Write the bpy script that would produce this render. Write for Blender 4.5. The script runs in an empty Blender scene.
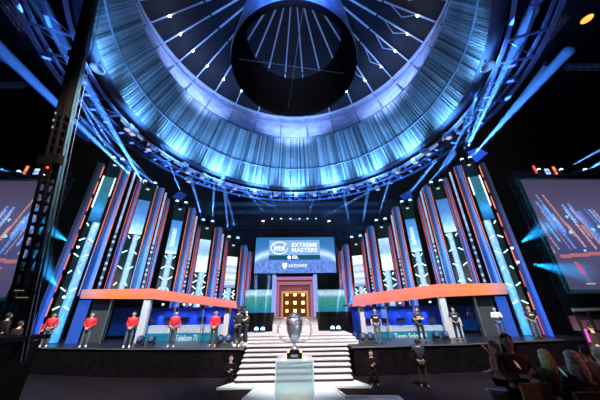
import bpy, math, random
from mathutils import Vector, Matrix, Quaternion
random.seed(7)
S = bpy.context.scene
COL = S.collection
PI = math.pi
def R(d): return math.radians(d)
S.view_settings.view_transform = 'Standard'
S.view_settings.look = 'None'
S.view_settings.gamma = 1
S.view_settings.exposure = 0.0
S.cycles.use_denoising = True
S.cycles.use_adaptive_sampling = False
S.cycles.max_bounces = 5
S.cycles.transparent_max_bounces = 16

# ------------------------------------------------------------------ camera
F = 240.0; CZ = 3.1
TH, YAW, ROLL = R(24.9), R(1.35), R(0.8)
fw = Vector((math.sin(YAW)*math.cos(TH), math.cos(YAW)*math.cos(TH), math.sin(TH)))
rt0 = Vector((math.cos(YAW), -math.sin(YAW), 0)); up0 = rt0.cross(fw)
rt = rt0*math.cos(ROLL) - up0*math.sin(ROLL)
up = rt0*math.sin(ROLL) + up0*math.cos(ROLL)
cd = bpy.data.cameras.new('camera'); cam = bpy.data.objects.new('camera', cd); COL.objects.link(cam)
cd.sensor_width = 36; cd.lens = 36*F/600; cd.clip_end = 500
M3 = Matrix((rt, up, -fw)).transposed()
cam.matrix_world = Matrix.Translation((0, 0, CZ)) @ M3.to_4x4()
S.camera = cam
def ray(x, y): return rt*((x-300)/F) + up*((200-y)/F) + fw
def atY(x, y, Y):                       # point of the photo at distance Y
    d = ray(x, y); return d*(Y/d.y) + Vector((0, 0, CZ))
def atZ(x, y, Z):                       # point of the photo at height Z
    d = ray(x, y); return d*((Z-CZ)/d.z) + Vector((0, 0, CZ))

SZ = 1.35; FZ = 0.0; CW = 0.3          # stage, hall floor, catwalk levels

# ------------------------------------------------------------------ materials
MATS = {}
def mat(name, col=(.5, .5, .5), rough=.5, metal=0, em=None, es=0, bump=0, bscale=30, var=0, vscale=8, spec=.5):
    if name in MATS: return MATS[name]
    m = bpy.data.materials.new(name); m.use_nodes = True; n = m.node_tree; b = n.nodes['Principled BSDF']
    b.inputs['Base Color'].default_value = (*col, 1); b.inputs['Roughness'].default_value = rough
    b.inputs['Metallic'].default_value = metal; b.inputs['Specular IOR Level'].default_value = spec
    if em: b.inputs['Emission Color'].default_value = (*em, 1); b.inputs['Emission Strength'].default_value = es
    tc = n.nodes.new('ShaderNodeTexCoord')
    if var:
        t = n.nodes.new('ShaderNodeTexNoise'); t.inputs['Scale'].default_value = vscale; n.links.new(tc.outputs['Object'], t.inputs['Vector'])
        r = n.nodes.new('ShaderNodeValToRGB'); n.links.new(t.outputs['Fac'], r.inputs['Fac'])
        r.color_ramp.elements[0].position = .3; r.color_ramp.elements[1].position = .7
        r.color_ramp.elements[0].color = (*[c*(1-var) for c in col], 1); r.color_ramp.elements[1].color = (*[min(1, c*(1+var)) for c in col], 1)
        n.links.new(r.outputs['Color'], b.inputs['Base Color'])
    if bump:
        t = n.nodes.new('ShaderNodeTexNoise'); t.inputs['Scale'].default_value = bscale; n.links.new(tc.outputs['Object'], t.inputs['Vector'])
        bp = n.nodes.new('ShaderNodeBump'); bp.inputs['Strength'].default_value = bump; bp.inputs['Distance'].default_value = .02
        n.links.new(t.outputs['Fac'], bp.inputs['Height']); n.links.new(bp.outputs['Normal'], b.inputs['Normal'])
    MATS[name] = m; return m
def emat(name, col, es): return mat(name, (.02, .02, .02), .4, 0, col, es)
def picmat(name, es):                   # LED and lit-fascia surface that shows the picture stored per pixel
    if name in MATS: return MATS[name]
    m = bpy.data.materials.new(name); m.use_nodes = True; n = m.node_tree; b = n.nodes['Principled BSDF']
    b.inputs['Base Color'].default_value = (.01, .01, .012, 1); b.inputs['Roughness'].default_value = .35
    a = n.nodes.new('ShaderNodeVertexColor'); a.layer_name = 'picture'
    n.links.new(a.outputs['Color'], b.inputs['Emission Color']); b.inputs['Emission Strength'].default_value = es
    MATS[name] = m; return m

black = mat('black_drape', (.006, .006, .008), .9, spec=.05, bump=.3, bscale=6)
blackmetal = mat('black_metal', (.02, .02, .022), .45, .6)
fixblack = mat('fixture_black', (.03, .03, .035), .5)
stagetop = mat('stage_top', (.02, .02, .028), .3, spec=.3, bump=.05)
skirt = mat('stage_skirt', (.0045, .0035, .0045), .8, bump=.4, bscale=10, var=.5, vscale=3, spec=.03)
stepmat = mat('step_paint', (.55, .53, .53), .45, var=.08, vscale=5)
riser = mat('riser_paint', (.02, .016, .02), .5)
catmat = mat('catwalk_panel', (.62, .74, .74), .3, var=.06, vscale=2)
catedge = mat('catwalk_edge', (.8, .85, .85), .4)
alu = mat('aluminium', (.45, .47, .52), .35, .8)
whitem = mat('white_metal', (.75, .75, .78), .35, .3)
cream = mat('cream_panel', (.72, .68, .62), .5, var=.05)
greyp = mat('grey_pillar', (.55, .54, .55), .5, var=.05)
darkwall = mat('booth_dark_wall', (.05, .05, .055), .6, var=.15)
bluelitwall = mat('booth_blue_lit_wall', (.08, .16, .5), .5, var=.3, vscale=2)  # blue booth lighting is put into the wall colour
teal = mat('teal_panel', (.01, .16, .22), .35, 0, (.01, .25, .35), .35)

# ------------------------------------------------------------------ mesh builder
class MB:
    def __init__(s): s.v = []; s.f = []; s.c = []
    def add(s, vs, fs, col=None):
        o = len(s.v); s.v += [Vector(v) for v in vs]; s.f += [tuple(i+o for i in f) for f in fs]
        return s
    def box(s, c, size, rz=0, M=None):
        c = Vector(c); sx, sy, sz = [k/2 for k in size]
        rot = M if M is not None else Matrix.Rotation(rz, 3, 'Z')
        vs = [c + rot @ Vector((x*sx, y*sy, z*sz)) for z in (-1, 1) for y in (-1, 1) for x in (-1, 1)]
        return s.add(vs, [(0, 2, 3, 1), (4, 5, 7, 6), (0, 1, 5, 4), (2, 6, 7, 3), (0, 4, 6, 2), (1, 3, 7, 5)])
    def bar(s, p, q, w, d=None, ref=Vector((0, 1, 0))):
        p = Vector(p); q = Vector(q); d = d or w; z = (q-p).normalized()
        x = ref.cross(z)
        if x.length < .05: x = Vector((1, 0, 0)).cross(z)
        x.normalize(); y = z.cross(x)
        vs = [b + x*(w/2*a) + y*(d/2*e) for b in (p, q) for a, e in ((-1, -1), (1, -1), (1, 1), (-1, 1))]
        return s.add(vs, [(3, 2, 1, 0), (4, 5, 6, 7), (0, 1, 5, 4), (1, 2, 6, 5), (2, 3, 7, 6), (3, 0, 4, 7)])
    def tube(s, p, q, r, r2=None, n=10):
        p = Vector(p); q = Vector(q); r2 = r if r2 is None else r2; z = (q-p).normalized()
        x = z.orthogonal().normalized(); y = z.cross(x)
        vs = [b + (x*math.cos(2*PI*i/n) + y*math.sin(2*PI*i/n))*k for b, k in ((p, r), (q, r2)) for i in range(n)]
        fs = [(i, (i+1) % n, n+(i+1) % n, n+i) for i in range(n)] + [tuple(range(n))[::-1], tuple(range(n, 2*n))]
        return s.add(vs, fs)
    def lathe(s, prof, c=(0, 0, 0), n=24, a0=0, a1=2*PI, caps=False):
        c = Vector(c); full = abs(a1-a0-2*PI) < 1e-6; m = n if full else n+1; k = len(prof)
        vs = [c + Vector((r*math.cos(a0+(a1-a0)*i/n), r*math.sin(a0+(a1-a0)*i/n), z)) for i in range(m) for r, z in prof]
        fs = [(i*k+j, ((i+1) % m)*k+j, ((i+1) % m)*k+j+1, i*k+j+1) for i in range(n) for j in range(k-1)]
        return s.add(vs, fs)
    def prism(s, pts, z0, z1):          # vertical prism over a plan outline
        n = len(pts)
        vs = [(p[0], p[1], z0) for p in pts] + [(p[0], p[1], z1) for p in pts]
        return s.add(vs, [tuple(range(n))[::-1], tuple(range(n, 2*n))] + [(i, (i+1) % n, n+(i+1) % n, n+i) for i in range(n)])
    def build(s, name, m, parent=None, smooth=False, loc=None):
        xs = [v.x for v in s.v]; ys = [v.y for v in s.v]; zs = [v.z for v in s.v]
        base = Vector(loc) if loc is not None else Vector(((min(xs)+max(xs))/2, (min(ys)+max(ys))/2, min(zs)))
        me = bpy.data.meshes.new(name); me.from_pydata([v-base for v in s.v], [], s.f); me.update()
        if smooth:
            for p in me.polygons: p.use_smooth = True
        me.materials.append(m)
        o = bpy.data.objects.new(name, me); COL.objects.link(o)
        if parent is not None:
            o.parent = parent; o.location = base - wloc(parent)
        else: o.location = base
        return o
def wloc(o):
    p = Vector(o.location)
    while o.parent is not None: o = o.parent; p = p + Vector(o.location)
    return p
def tag(o, label=None, cat=None, group=None, kind=None):
    if label: o['label'] = label
    if cat: o['category'] = cat
    if group: o['group'] = group
    if kind: o['kind'] = kind
    return o
def thing(name, loc, label, cat, group=None):
    o = bpy.data.objects.new(name, None); COL.objects.link(o); o.location = loc; o.empty_display_size = .2
    return tag(o, label, cat, group)
def copy_tree(o, parent=None):
    c = o.copy(); COL.objects.link(c); c.parent = parent
    for ch in [x for x in bpy.data.objects if x.parent == o]: copy_tree(ch, c)
    return c
def structure(o): o['kind'] = 'structure'; return o

def picture(name, m, parent, o, ux, uz, nx, nz, fn, thick=.08, nrm=None):
    """LED panel: grid front whose pixels carry fn(u, v), and a box body behind"""
    o = Vector(o); ux = Vector(ux); uz = Vector(uz); nrm = nrm or ux.cross(uz).normalized()*-1
    vs = []; fs = []; cols = []
    for j in range(nz):
        for i in range(nx):
            k = len(vs)
            for a, b in ((0, 0), (1, 0), (1, 1), (0, 1)): vs.append(o + ux*((i+a)/nx) + uz*((j+b)/nz))
            fs.append((k, k+1, k+2, k+3)); cols.append(fn((i+.5)/nx, (j+.5)/nz))
    k = len(vs); b = -nrm*thick
    vs += [o, o+ux, o+ux+uz, o+uz, o+b, o+ux+b, o+ux+uz+b, o+uz+b]
    fs += [(k+4, k+7, k+6, k+5), (k, k+4, k+5, k+1), (k+1, k+5, k+6, k+2), (k+2, k+6, k+7, k+3), (k+3, k+7, k+4, k)]
    cols += [(0, 0, 0)]*5
    base = (o+ux*.5)
    me = bpy.data.meshes.new(name); me.from_pydata([Vector(v)-base for v in vs], [], fs); me.update()
    at = me.color_attributes.new('picture', 'FLOAT_COLOR', 'CORNER')
    li = 0
    for p, c in zip(me.polygons, cols):
        for _ in p.vertices: at.data[li].color = (*c, 1); li += 1
    me.materials.append(m)
    ob = bpy.data.objects.new(name, me); COL.objects.link(ob)
    ob.location = base - (wloc(parent) if parent is not None else Vector()); ob.parent = parent
    return ob

def text(s, name, m, parent, loc, xdir, size, width=None, ext=.004, align='CENTER', bold=0):
    cu = bpy.data.curves.new(name, 'FONT'); cu.body = s; cu.size = size; cu.extrude = ext; cu.align_x = align; cu.align_y = 'CENTER'; cu.offset = bold
    t = bpy.data.objects.new(name, cu); COL.objects.link(t)
    bpy.context.view_layer.update()
    me = bpy.data.meshes.new_from_object(t.evaluated_get(bpy.context.evaluated_depsgraph_get()))
    bpy.data.objects.remove(t)
    xd = Vector(xdir).normalized(); zd = Vector((0, 0, 1)); nd = xd.cross(zd)
    xs = [v.co.x for v in me.vertices]; sc = (width/(max(xs)-min(xs))) if width else 1
    for v in me.vertices:
        c = v.co.copy(); v.co = xd*(c.x*sc) + zd*c.y + nd*(c.z+.012)
    me.materials.clear(); me.materials.append(m); me.name = name
    o = bpy.data.objects.new(name, me); COL.objects.link(o); o.parent = parent
    o.location = Vector(loc) - (wloc(parent) if parent is not None else Vector()); return o

def ramp(t, stops):
    if t <= stops[0][0]: return stops[0][1]
    for (a, ca), (b, cb) in zip(stops, stops[1:]):
        if t <= b:
            k = (t-a)/(b-a); return tuple(x+(y-x)*k for x, y in zip(ca, cb))
    return stops[-1][1]
def mul(c, k): return tuple(x*k for x in c)

# ------------------------------------------------------------------ the hall
YB = 48.0
fl = mat('hall_floor', (.008, .006, .009), .6, spec=.12, var=.3, vscale=1)
structure(MB().box((0, 12, FZ-.1), (110, 80, .2)).build('floor', fl))
wallm = mat('hall_wall', (.012, .012, .02), .9, var=.5, vscale=.2)
structure(MB().box((0, YB, 22), (110, .4, 44)).build('wall_back', wallm))
structure(MB().box((-45, 12, 22), (.4, 80, 44)).build('wall_left', wallm))
structure(MB().box((45, 12, 22), (.4, 80, 44)).build('wall_right', wallm))
RC = Vector((0, 20, 0)); H0 = CZ
# flat dark ceiling with the round opening of the drum
ceilm = mat('ceiling_dark', (.008, .009, .018), .9, spec=.05, var=.5, vscale=.3)
mb = MB(); N = 96
for i in range(N):
    a, b = 2*PI*i/N, 2*PI*(i+1)/N
    for (r1, r2) in ((18.6, 60),):
        mb.add([RC+Vector((r*math.cos(t), r*math.sin(t), CZ+22.0)) for r, t in ((r1, a), (r1, b), (r2, b), (r2, a))], [(0, 1, 2, 3)])
structure(mb.build('ceiling', ceilm))

# corrugated metal drum
def drum_mat():
    m = bpy.data.materials.new('corrugated_drum'); m.use_nodes = True; n = m.node_tree; b = n.nodes['Principled BSDF']
    tc = n.nodes.new('ShaderNodeTexCoord'); sp = n.nodes.new('ShaderNodeSeparateXYZ'); n.links.new(tc.outputs['Object'], sp.inputs[0])
    at = n.nodes.new('ShaderNodeMath'); at.operation = 'ARCTAN2'; n.links.new(sp.outputs['Y'], at.inputs[0]); n.links.new(sp.outputs['X'], at.inputs[1])
    mz = n.nodes.new('ShaderNodeMath'); mz.operation = 'MULTIPLY'; mz.inputs[1].default_value = .02; n.links.new(sp.outputs['Z'], mz.inputs[0])
    cb = n.nodes.new('ShaderNodeCombineXYZ'); am = n.nodes.new('ShaderNodeMath'); am.operation = 'MULTIPLY'; am.inputs[1].default_value = 1.6; n.links.new(at.outputs[0], am.inputs[0]); n.links.new(am.outputs[0], cb.inputs['X']); n.links.new(mz.outputs[0], cb.inputs['Y'])
    t1 = n.nodes.new('ShaderNodeTexNoise'); t1.inputs['Scale'].default_value = 55; t1.inputs['Detail'].default_value = 4; t1.inputs['Roughness'].default_value = .75
    n.links.new(cb.outputs[0], t1.inputs['Vector'])
    r = n.nodes.new('ShaderNodeValToRGB'); r.color_ramp.elements[0].position = .22; r.color_ramp.elements[0].color = (.06, .09, .11, 1)
    r.color_ramp.elements[1].position = .85; r.color_ramp.elements[1].color = (.75, .80, .82, 1)
    va = n.nodes.new('ShaderNodeVertexColor'); va.layer_name = 'rib_tone'; ad = n.nodes.new('ShaderNodeMath'); ad.operation = 'MULTIPLY_ADD'; ad.inputs[1].default_value = .62
    n.links.new(va.outputs[0], ad.inputs[0]); ma = n.nodes.new('ShaderNodeMath'); ma.operation = 'MULTIPLY'; ma.inputs[1].default_value = .38; n.links.new(t1.outputs['Fac'], ma.inputs[0]); n.links.new(ma.outputs[0], ad.inputs[2])
    n.links.new(ad.outputs[0], r.inputs['Fac']); n.links.new(r.outputs[0], b.inputs['Base Color'])
    b.inputs['Roughness'].default_value = .42; b.inputs['Metallic'].default_value = .35
    return m
# the ribs lean towards the apex of the roof, so each circle is matched to the next along lines to that apex
APEX = RC+Vector((0, 0, CZ+53.5))
def flat(p):
    q = p-Vector((0, 0, CZ)); return q.dot(rt)/q.dot(fw), q.dot(up)/q.dot(fw)
AX, AY = flat(APEX)
def cpt(r, z, a): return RC+Vector((r*math.cos(a), r*math.sin(a), CZ+z))
def circle_table(r, z):
    tb = []
    for i in range(1441):
        a = -PI/2+2*PI*i/1440; x, y = flat(cpt(r, z, a)); tb.append((math.atan2(x-AX, AY-y), a))   # 0 = straight towards the stage
    for i in range(1, len(tb)):
        while tb[i][0] > tb[i-1][0]+PI: tb[i] = (tb[i][0]-2*PI, tb[i][1])
        while tb[i][0] < tb[i-1][0]-PI: tb[i] = (tb[i][0]+2*PI, tb[i][1])
    return tb
def lookup(tb, ang):
    inc = tb[-1][0] > tb[0][0]
    for k_ in (0, 2*PI, -2*PI, 4*PI, -4*PI):
        g = ang+k_
        if min(tb[0][0], tb[-1][0]) <= g <= max(tb[0][0], tb[-1][0]):
            lo, hi = 0, len(tb)-1
            while hi-lo > 1:
                m_ = (lo+hi)//2
                if (tb[m_][0] < g) == inc: lo = m_
                else: hi = m_
            (g0, a0), (g1, a1) = tb[lo], tb[hi]
            return a0+(a1-a0)*((g-g0)/(g1-g0) if g1 != g0 else 0)
    return tb[0][1]
TB = {}
def at_angle(r, z, ang):
    if (r, z) not in TB: TB[(r, z)] = circle_table(r, z)
    return cpt(r, z, lookup(TB[(r, z)], ang))
n = 900
prof = [(17.8, 20.0), (17.95, 21), (18.05, 22.5), (18.1, 24.0), (18.2, 24.15), (18.3, 26), (18.25, 28.5), (18.1, 31.0)]
k = len(prof); mb = MB(); vs = []
for i in range(n):
    ang = 2*PI*i/n; w = .06 if i % 2 else -.06
    for j, (r, z) in enumerate(prof):
        p = at_angle(r, z, ang); u = (p-RC); u.z = 0; u.normalize(); vs.append(p+u*(w if 0 < j < k-1 else 0))
mb.add(vs, [(i*k+j, i*k+j+1, ((i+1) % n)*k+j+1, ((i+1) % n)*k+j) for i in range(n) for j in range(k-1)])
drum = structure(mb.build('ceiling_drum', drum_mat(), loc=RC))
rr = random.Random(9); lay = drum.data.color_attributes.new('rib_tone', 'FLOAT_COLOR', 'CORNER'); tone = [rr.random() for _ in range(n)]; tone = [(tone[i]*.7+tone[i//3]*.3) for i in range(n)]
for f_ in drum.data.polygons:
    c_ = tone[(f_.index//(k-1)) % n]
    for li in f_.loop_indices: lay.data[li].color = (c_, c_, c_, 1)
seam = mat('drum_trim', (.10, .13, .2), .4, .4)
mb = MB().lathe([(17.7, CZ+19.85), (18.0, CZ+19.8), (18.7, CZ+19.9), (18.7, CZ+20.2), (17.7, CZ+20.1), (17.7, CZ+19.85)], RC, 180)
structure(mb.build('trim_1', seam, smooth=True))
mb = MB().lathe([(18.1, CZ+23.9), (17.98, CZ+23.95), (17.98, CZ+24.1), (18.1, CZ+24.15)], RC, 180)
structure(mb.build('trim_2', seam, smooth=True))
# pale clerestory band sloping outwards above the drum
band = mat('clerestory_band', (.55, .62, .85), .55, var=.25, vscale=.6)
mb = MB().lathe([(18.0, CZ+31), (19.2, CZ+32.2), (20.3, CZ+35.2), (21.3, CZ+38), (22.9, CZ+40.9)], RC, 160)
structure(mb.build('ceiling_clerestory', band, smooth=True))
for _k, (r_, z_) in enumerate(((19.1, 32.2), (21.2, 38.0))): structure(MB().lathe([(r_-.02, CZ+z_-.08), (r_-.14, CZ+z_), (r_-.02, CZ+z_+.08)], RC, 120).build(f'trim_{4+_k}', mat('band_trim', (.12, .2, .38), .5)))
rail = mat('rail_blue_grey', (.62, .68, .8), .4, .3)
mb = MB().lathe([(22.3, CZ+40.6), (22.9, CZ+40.5), (22.9, CZ+40.9), (22.3, CZ+40.9), (22.3, CZ+40.6)], RC, 160)
structure(mb.build('trim_3', rail))
roofm = mat('upper_roof', (.004, .006, .016), .8, var=.4, vscale=.4)
structure(MB().lathe([(23.2, CZ+41.2), (14, CZ+46.4), (6, CZ+51.0), (.05, CZ+54.6)], RC, 96).build('ceiling_upper', roofm, smooth=True))

# hub
hub = thing('ceiling_hub', RC+Vector((0, 0, CZ+26.6)), 'dark round hub tube hanging at the middle of the ceiling drum', 'ceiling hub')
hubm = mat('hub_shell', (.25, .35, .6), .35, .3, var=.3, vscale=.7)
hubin = mat('hub_lining', (.003, .004, .007), .9, spec=.03, var=.3, vscale=2)
MB().lathe([(7.5, CZ+26.6), (7.6, CZ+27.2), (7.3, CZ+30), (6.9, CZ+34)], RC, 96).build('outer_shell', hubm, hub, True)
MB().lathe([(7.5, CZ+26.6), (6.9, CZ+26.5), (6.75, CZ+27.0), (6.3, CZ+33.4), (6.9, CZ+34)], RC, 96).build('inner_lining', hubin, hub, True)
mb = MB()
for a in (R(8), R(98)):
    u = Vector((math.cos(a), math.sin(a), 0)); mb.tube(RC-u*6.9+Vector((0, 0, CZ+27.5)), RC+u*6.9+Vector((0, 0, CZ+27.5)), .035, n=6)
mb.build('bracing_cable', alu, hub)
# spokes from the rail to the apex
NS = 40
bulb = emat('bulb_glow', (.75, .88, 1), 30)
for i in range(NS):
    ang = 2*PI*(i+.5)/NS
    if abs(ang-PI) < .6: continue
    end = at_angle(22.7, 40.7, ang); u = end-RC; u.z = 0; R3 = u.length; u.normalize(); t = Vector((-u.y, u.x, 0))
    def onsp(r): return RC+u*r+Vector((0, 0, CZ+40.7+(52.6-40.7)*(R3-r)/R3))
    sp = thing('roof_spoke', end, 'slender pale steel spoke rising from the clerestory rail towards the roof apex', 'roof spoke', 'steel spokes of the roof')
    MB().bar(onsp(R3), onsp(14.5), .15, .2, ref=t).build('main_bar', rail, sp)
    MB().bar(onsp(14.2), onsp(3.5), .26, .24, ref=t).build('lantern_bar', mat('rib_white', (.85, .88, .95), .5), sp)
    a_, b_, c_ = end, at_angle(20.3, 35.2, ang)-u*.12, at_angle(18.1, 31.0, ang)-u*.12
    MB().bar(a_, b_, .12, .16, ref=t).bar(b_, c_, .12, .16, ref=t).build('band_mullion', mat('mullion_navy', (.04, .09, .2), .5), sp)
    m2 = onsp(15.5)-Vector((0, 0, .1)); low = onsp(17.2)-Vector((0, 0, 1.4))+t*.5; m1 = onsp(19.5)-Vector((0, 0, .1))
    MB().bar(m2, low, .09, ref=t).bar(low, m1, .09, ref=t).build('truss_brace', rail, sp)
    MB().lathe([(.0, -.15), (.12, -.1), (.15, 0), (.12, .1), (.0, .15)], m1-Vector((0, 0, .3)), 8).build('bulb', bulb, sp)

# ------------------------------------------------------------------ lighting truss ring
def rpt(r, a, z): return RC+Vector((r*math.cos(a), r*math.sin(a), CZ+z))
trm = mat('truss_blue_steel', (.30, .42, .85), .45, .3)
tr = thing('truss_ring', RC+Vector((0, 0, CZ+18.9)), 'round lighting truss hanging just outside the rim of the ceiling drum', 'truss')
for (r, z, w) in ((18.9, 19.5, .14), (21.6, 19.2, .17), (21.6, 20.1, .12), (20.2, 19.4, .1)):
    MB().lathe([(r-w, CZ+z-w/2), (r+w, CZ+z-w/2), (r+w, CZ+z+w/2), (r-w, CZ+z+w/2), (r-w, CZ+z-w/2)], RC, 96).build('chord', trm, tr)
for i in range(56):
    a = 2*PI*i/56
    if math.sin(a) < -.45: continue
    MB().bar(rpt(18.9, a, 19.5), rpt(21.6, a, 19.2), .16, .16).bar(rpt(21.4, a, 19.3), rpt(21.4, a, 20.1), .06).bar(rpt(18.9, a, 19.5), rpt(21.4, a+.112, 19.35), .04).build('cross_bar', trm, tr)
# bright strip of the drum underside, in segments
for i in range(28):
    a = 2*PI*(i+.5)/56
    o = MB().bar(rpt(18.95, a-.035, 19.3), rpt(18.95, a+.035, 19.3), .38, .1).build('strip_light', emat('strip_pale_blue', (.35, .5, 1), .6))
    tag(o, 'short pale blue strip light on the inner edge of the ring truss', 'strip light', 'strip lights around the ring truss')

# ------------------------------------------------------------------ fixtures
lensblue = emat('lens_blue_white', (.35, .6, 1), 5)
lensdark = mat('lens_glass', (.1, .2, .35), .08, .2)
def head_proto(name, lens):
    r = thing(name, (0, 0, 0), 'x', 'stage light')
    MB().box((0, 0, .06), (.34, .30, .12)).build('base', fixblack, r)
    MB().box((-.17, 0, .3), (.04, .12, .4)).box((.17, 0, .3), (.04, .12, .4)).box((0, 0, .14), (.36, .12, .04)).build('yoke', fixblack, r)
    MB().lathe([(0, .25), (.10, .26), (.13, .32), (.135, .5), (.15, .56), (.15, .60), (.13, .61)], n=16).build('lamp_head', fixblack, r, True)
    MB().lathe([(.13, .60), (.15, .66), (.12, .74), (.06, .78), (0, .79)], n=16).build('lens', lens, r, True)
    return r
protoA = head_proto('moving_head_light', lensblue); usedA = False
def moving_head(p, label, group=None, sc=1.0, rz=0, hang=False):
    global usedA
    o = protoA if not usedA else copy_tree(protoA); usedA = True
    o.location = p; o.scale = (sc,)*3; o['label'] = label
    if hang: o.rotation_euler = (PI, 0, rz)
    else: o.rotation_euler = (0, 0, rz)
    if group: o['group'] = group
    return o
BEAMS = []
shaft = bpy.data.materials.new('stage_haze'); shaft.use_nodes = True; _n = shaft.node_tree; _n.nodes.clear()
_o = _n.nodes.new('ShaderNodeOutputMaterial'); _v = _n.nodes.new('ShaderNodeVolumeScatter'); _v.inputs['Density'].default_value = .13
_v.inputs['Color'].default_value = (1, 1, 1, 1); _n.links.new(_v.outputs[0], _o.inputs['Volume'])
def beam(p, px, dist, power=1.0, size=2.2, col=(.07, .27, 1), label=None, length=None):
    """a real narrow spot lamp at p shining towards the point that shows at pixel px, dist metres away from the camera plane"""
    q = atY(px[0], px[1], dist); d = (q-p).normalized()
    l = bpy.data.lights.new('beam_lamp', 'SPOT'); l.energy = 330000*power; l.spot_size = R(size); l.spot_blend = .25 if size < 20 else 1.0; l.color = col; l.shadow_soft_size = .06
    o = bpy.data.objects.new('beam_lamp', l); COL.objects.link(o); o.location = p+d*.9; o.rotation_euler = (-d).to_track_quat('Z', 'Y').to_euler(); BEAMS.append(o)
    L = length or (q-p).length
    k = math.tan(R(size/2))
    h = MB().tube(p+d*.85, p+d*(L+.9), .04, k*L*1.02+.04, 16).build('light_beam', shaft, None, False)
    tag(h, label or 'blue light beam in the stage haze', 'light beam', 'blue light beams in the haze')

# ------------------------------------------------------------------ side wings of LED towers and light columns
G0 = atZ(52.6, 343.5, SZ)
WA = Vector((G0.x, G0.y, 0)); pB = atY(236, 262, 24.8); WB = Vector((pB.x, pB.y, 0))
wd = (WB-WA).normalized(); wn = Vector((wd.y, -wd.x, 0))     # wn faces the hall
def onw(x, y):                                              # pixel -> (along, height) on the left wing
    d = ray(x, y); t = (WA-Vector((0, 0, CZ))).dot(wn)/d.dot(wn); p = d*t+Vector((0, 0, CZ)); return (p-WA).dot(wd), p.z
def wpt(s, z, off=0, side=-1):
    p = WA+wd*s+wn*off; return Vector((p.x if side < 0 else -p.x, p.y, z))
P_TUBE = {'orange': emat('tube_orange', (1, .20, .09), 1.5), 'red': emat('tube_red', (1, .10, .09), 1.0), 'white': emat('tube_white', (.45, .68, 1), 2.2), 'pale': emat('tube_pale', (.55, .75, .9), 2.0), 'batten': emat('batten_cyan', (.45, .95, 1), 3.2)}
pm = picmat('led_and_fascia_glow', 1.0)
PUR = (.13, .13, .40); BLU = (.03, .13, .80); LIL = (.22, .24, .62)
def vgrad(stops, streak=0, seed=0):
    rr = random.Random(seed); tab = [1+rr.uniform(-streak, streak) for _ in range(400)]
    def f(u, v):
        c = ramp(v, stops); k_ = tab[int(v*131+u*7) % 400]
        if u > .62 and seed: c = tuple(x*1.1+y for x, y in zip(c, (.16*(1-v), .26*(1-v), .30*(1-v)+.08)))
        elif u < .45: c = mul(c, .38)
        return mul(c, k_)
    return f
ORD = ['outermost', 'second from the outside', 'middle', 'fourth from the outside', 'innermost']
bays = [  # screen px (x0,x1,yref), top, bottom, strip (x0,x1,yref), body top y, body px (x0,x1) at yref
    dict(s=(103.5, 115, 180), st=178, sb=222, p=(47.5, 57, 345), top=163, pic='dark'),
    dict(s=(137, 149.5, 205), st=201, sb=234.5, p=(118.5, 124.5, 288), top=187, pic='blue'),
    dict(s=(171.3, 182, 225), st=221, sb=254, p=(167.2, 172.8, 256), top=207, pic='blue2'),
    dict(s=(199, 210, 245), st=240, sb=272.5, p=(198, 204, 276), top=226, pic='rainbow'),
    dict(s=(226.4, 236.8, 262), st=257, sb=288, p=(225.7, 230.6, 292), top=243, pic='pale')]
rr = random.Random(5)
def pic_fn(kind, sd):
    r = random.Random(sd)
    def f(u, v):
        nz = r.uniform(.85, 1.15)
        if kind == 'dark': c = ramp(v, [(0, (.01, .10, .30)), (.25, (.05, .35, .9)), (.45, (.02, .16, .25)), (1, (.03, .12, .14))]); c = mul(c, 1-.5*abs(u-.5)) if v < .4 else c
        elif kind == 'blue': c = ramp(v, [(0, (.75, .95, 1)), (.08, (.45, .75, 1)), (.35, (.16, .42, .95)), (.6, (.07, .22, .60)), (1, (.05, .16, .42))])
        elif kind == 'blue2':
            c = ramp(v, [(0, (.75, .95, 1)), (.1, (.30, .55, .95)), (.5, (.10, .34, .85)), (1, (.04, .18, .48))])
            if abs(u-.45) < .14 and .2 < v < .75: c = tuple(min(1.2, x+.35) for x in c)
        elif kind == 'rainbow': c = ramp(v, [(0, (.8, .95, 1)), (.45, (.65, .85, .95)), (.53, (.2, .6, .65)), (.62, (.35, .4, .75)), (.75, (.25, .5, .8)), (1, (.45, .65, .9))])
        else:
            c = ramp(v, [(0, (.25, .35, .6)), (.3, (.7, .82, .92)), (.6, (.5, .62, .8)), (.8, (.8, .9, 1)), (1, (.75, .88, 1))])
            if int(v*14) % 3 == 0: c = mul(c, .7)
        return mul(c, nz*1.35)
    return f
cols_ = [  # panel px (x0,x1,yref), top, lower colours; tubes [(x, yref, top, colour)]
    dict(p=(26, 35.5, 345), top=165, tubes=[(36.5, 345, 165, 'orange')]),
    dict(p=(112, 119.3, 205), top=168, tubes=[(111, 205, 168, 'orange'), (120, 205, 170, 'orange')], px=(125.7, 205, 174), n=(132, 135, 205), nt=180, ntub=[(131, 205, 180), (136, 205, 182)]),
    dict(p=(153.4, 159.6, 205), top=189, tubes=[(152.6, 205, 189, 'orange'), (160.3, 205, 190, 'orange')], px=(163.2, 205, 194), n=(166.4, 168.3, 205), nt=200, ntub=[(165.6, 205, 199), (169, 205, 203)]),
    dict(p=(186.6, 192.2, 225), top=209, tubes=[(185.8, 225, 209, 'orange'), (192.9, 225, 212, 'orange')], px=(195, 225, 217), n=(197, 198.4, 235), nt=228, ntub=[(196.2, 235, 226), (199, 235, 229)]),
    dict(p=(213, 219, 245), top=228, tubes=[(212.2, 245, 229, 'orange'), (219.6, 245, 231, 'red')], px=(221.4, 245, 235), n=(223.9, 225.1, 255), nt=240, ntub=[(223.2, 255, 238), (225.7, 255, 241)]),
    dict(p=(239.6, 244.6, 262), top=246, tubes=[(238.8, 262, 247, 'orange'), (245.2, 262, 249, 'red')], n=(246.2, 249.4, 262), nt=252, ntub=[(250, 262, 253)])]
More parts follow.
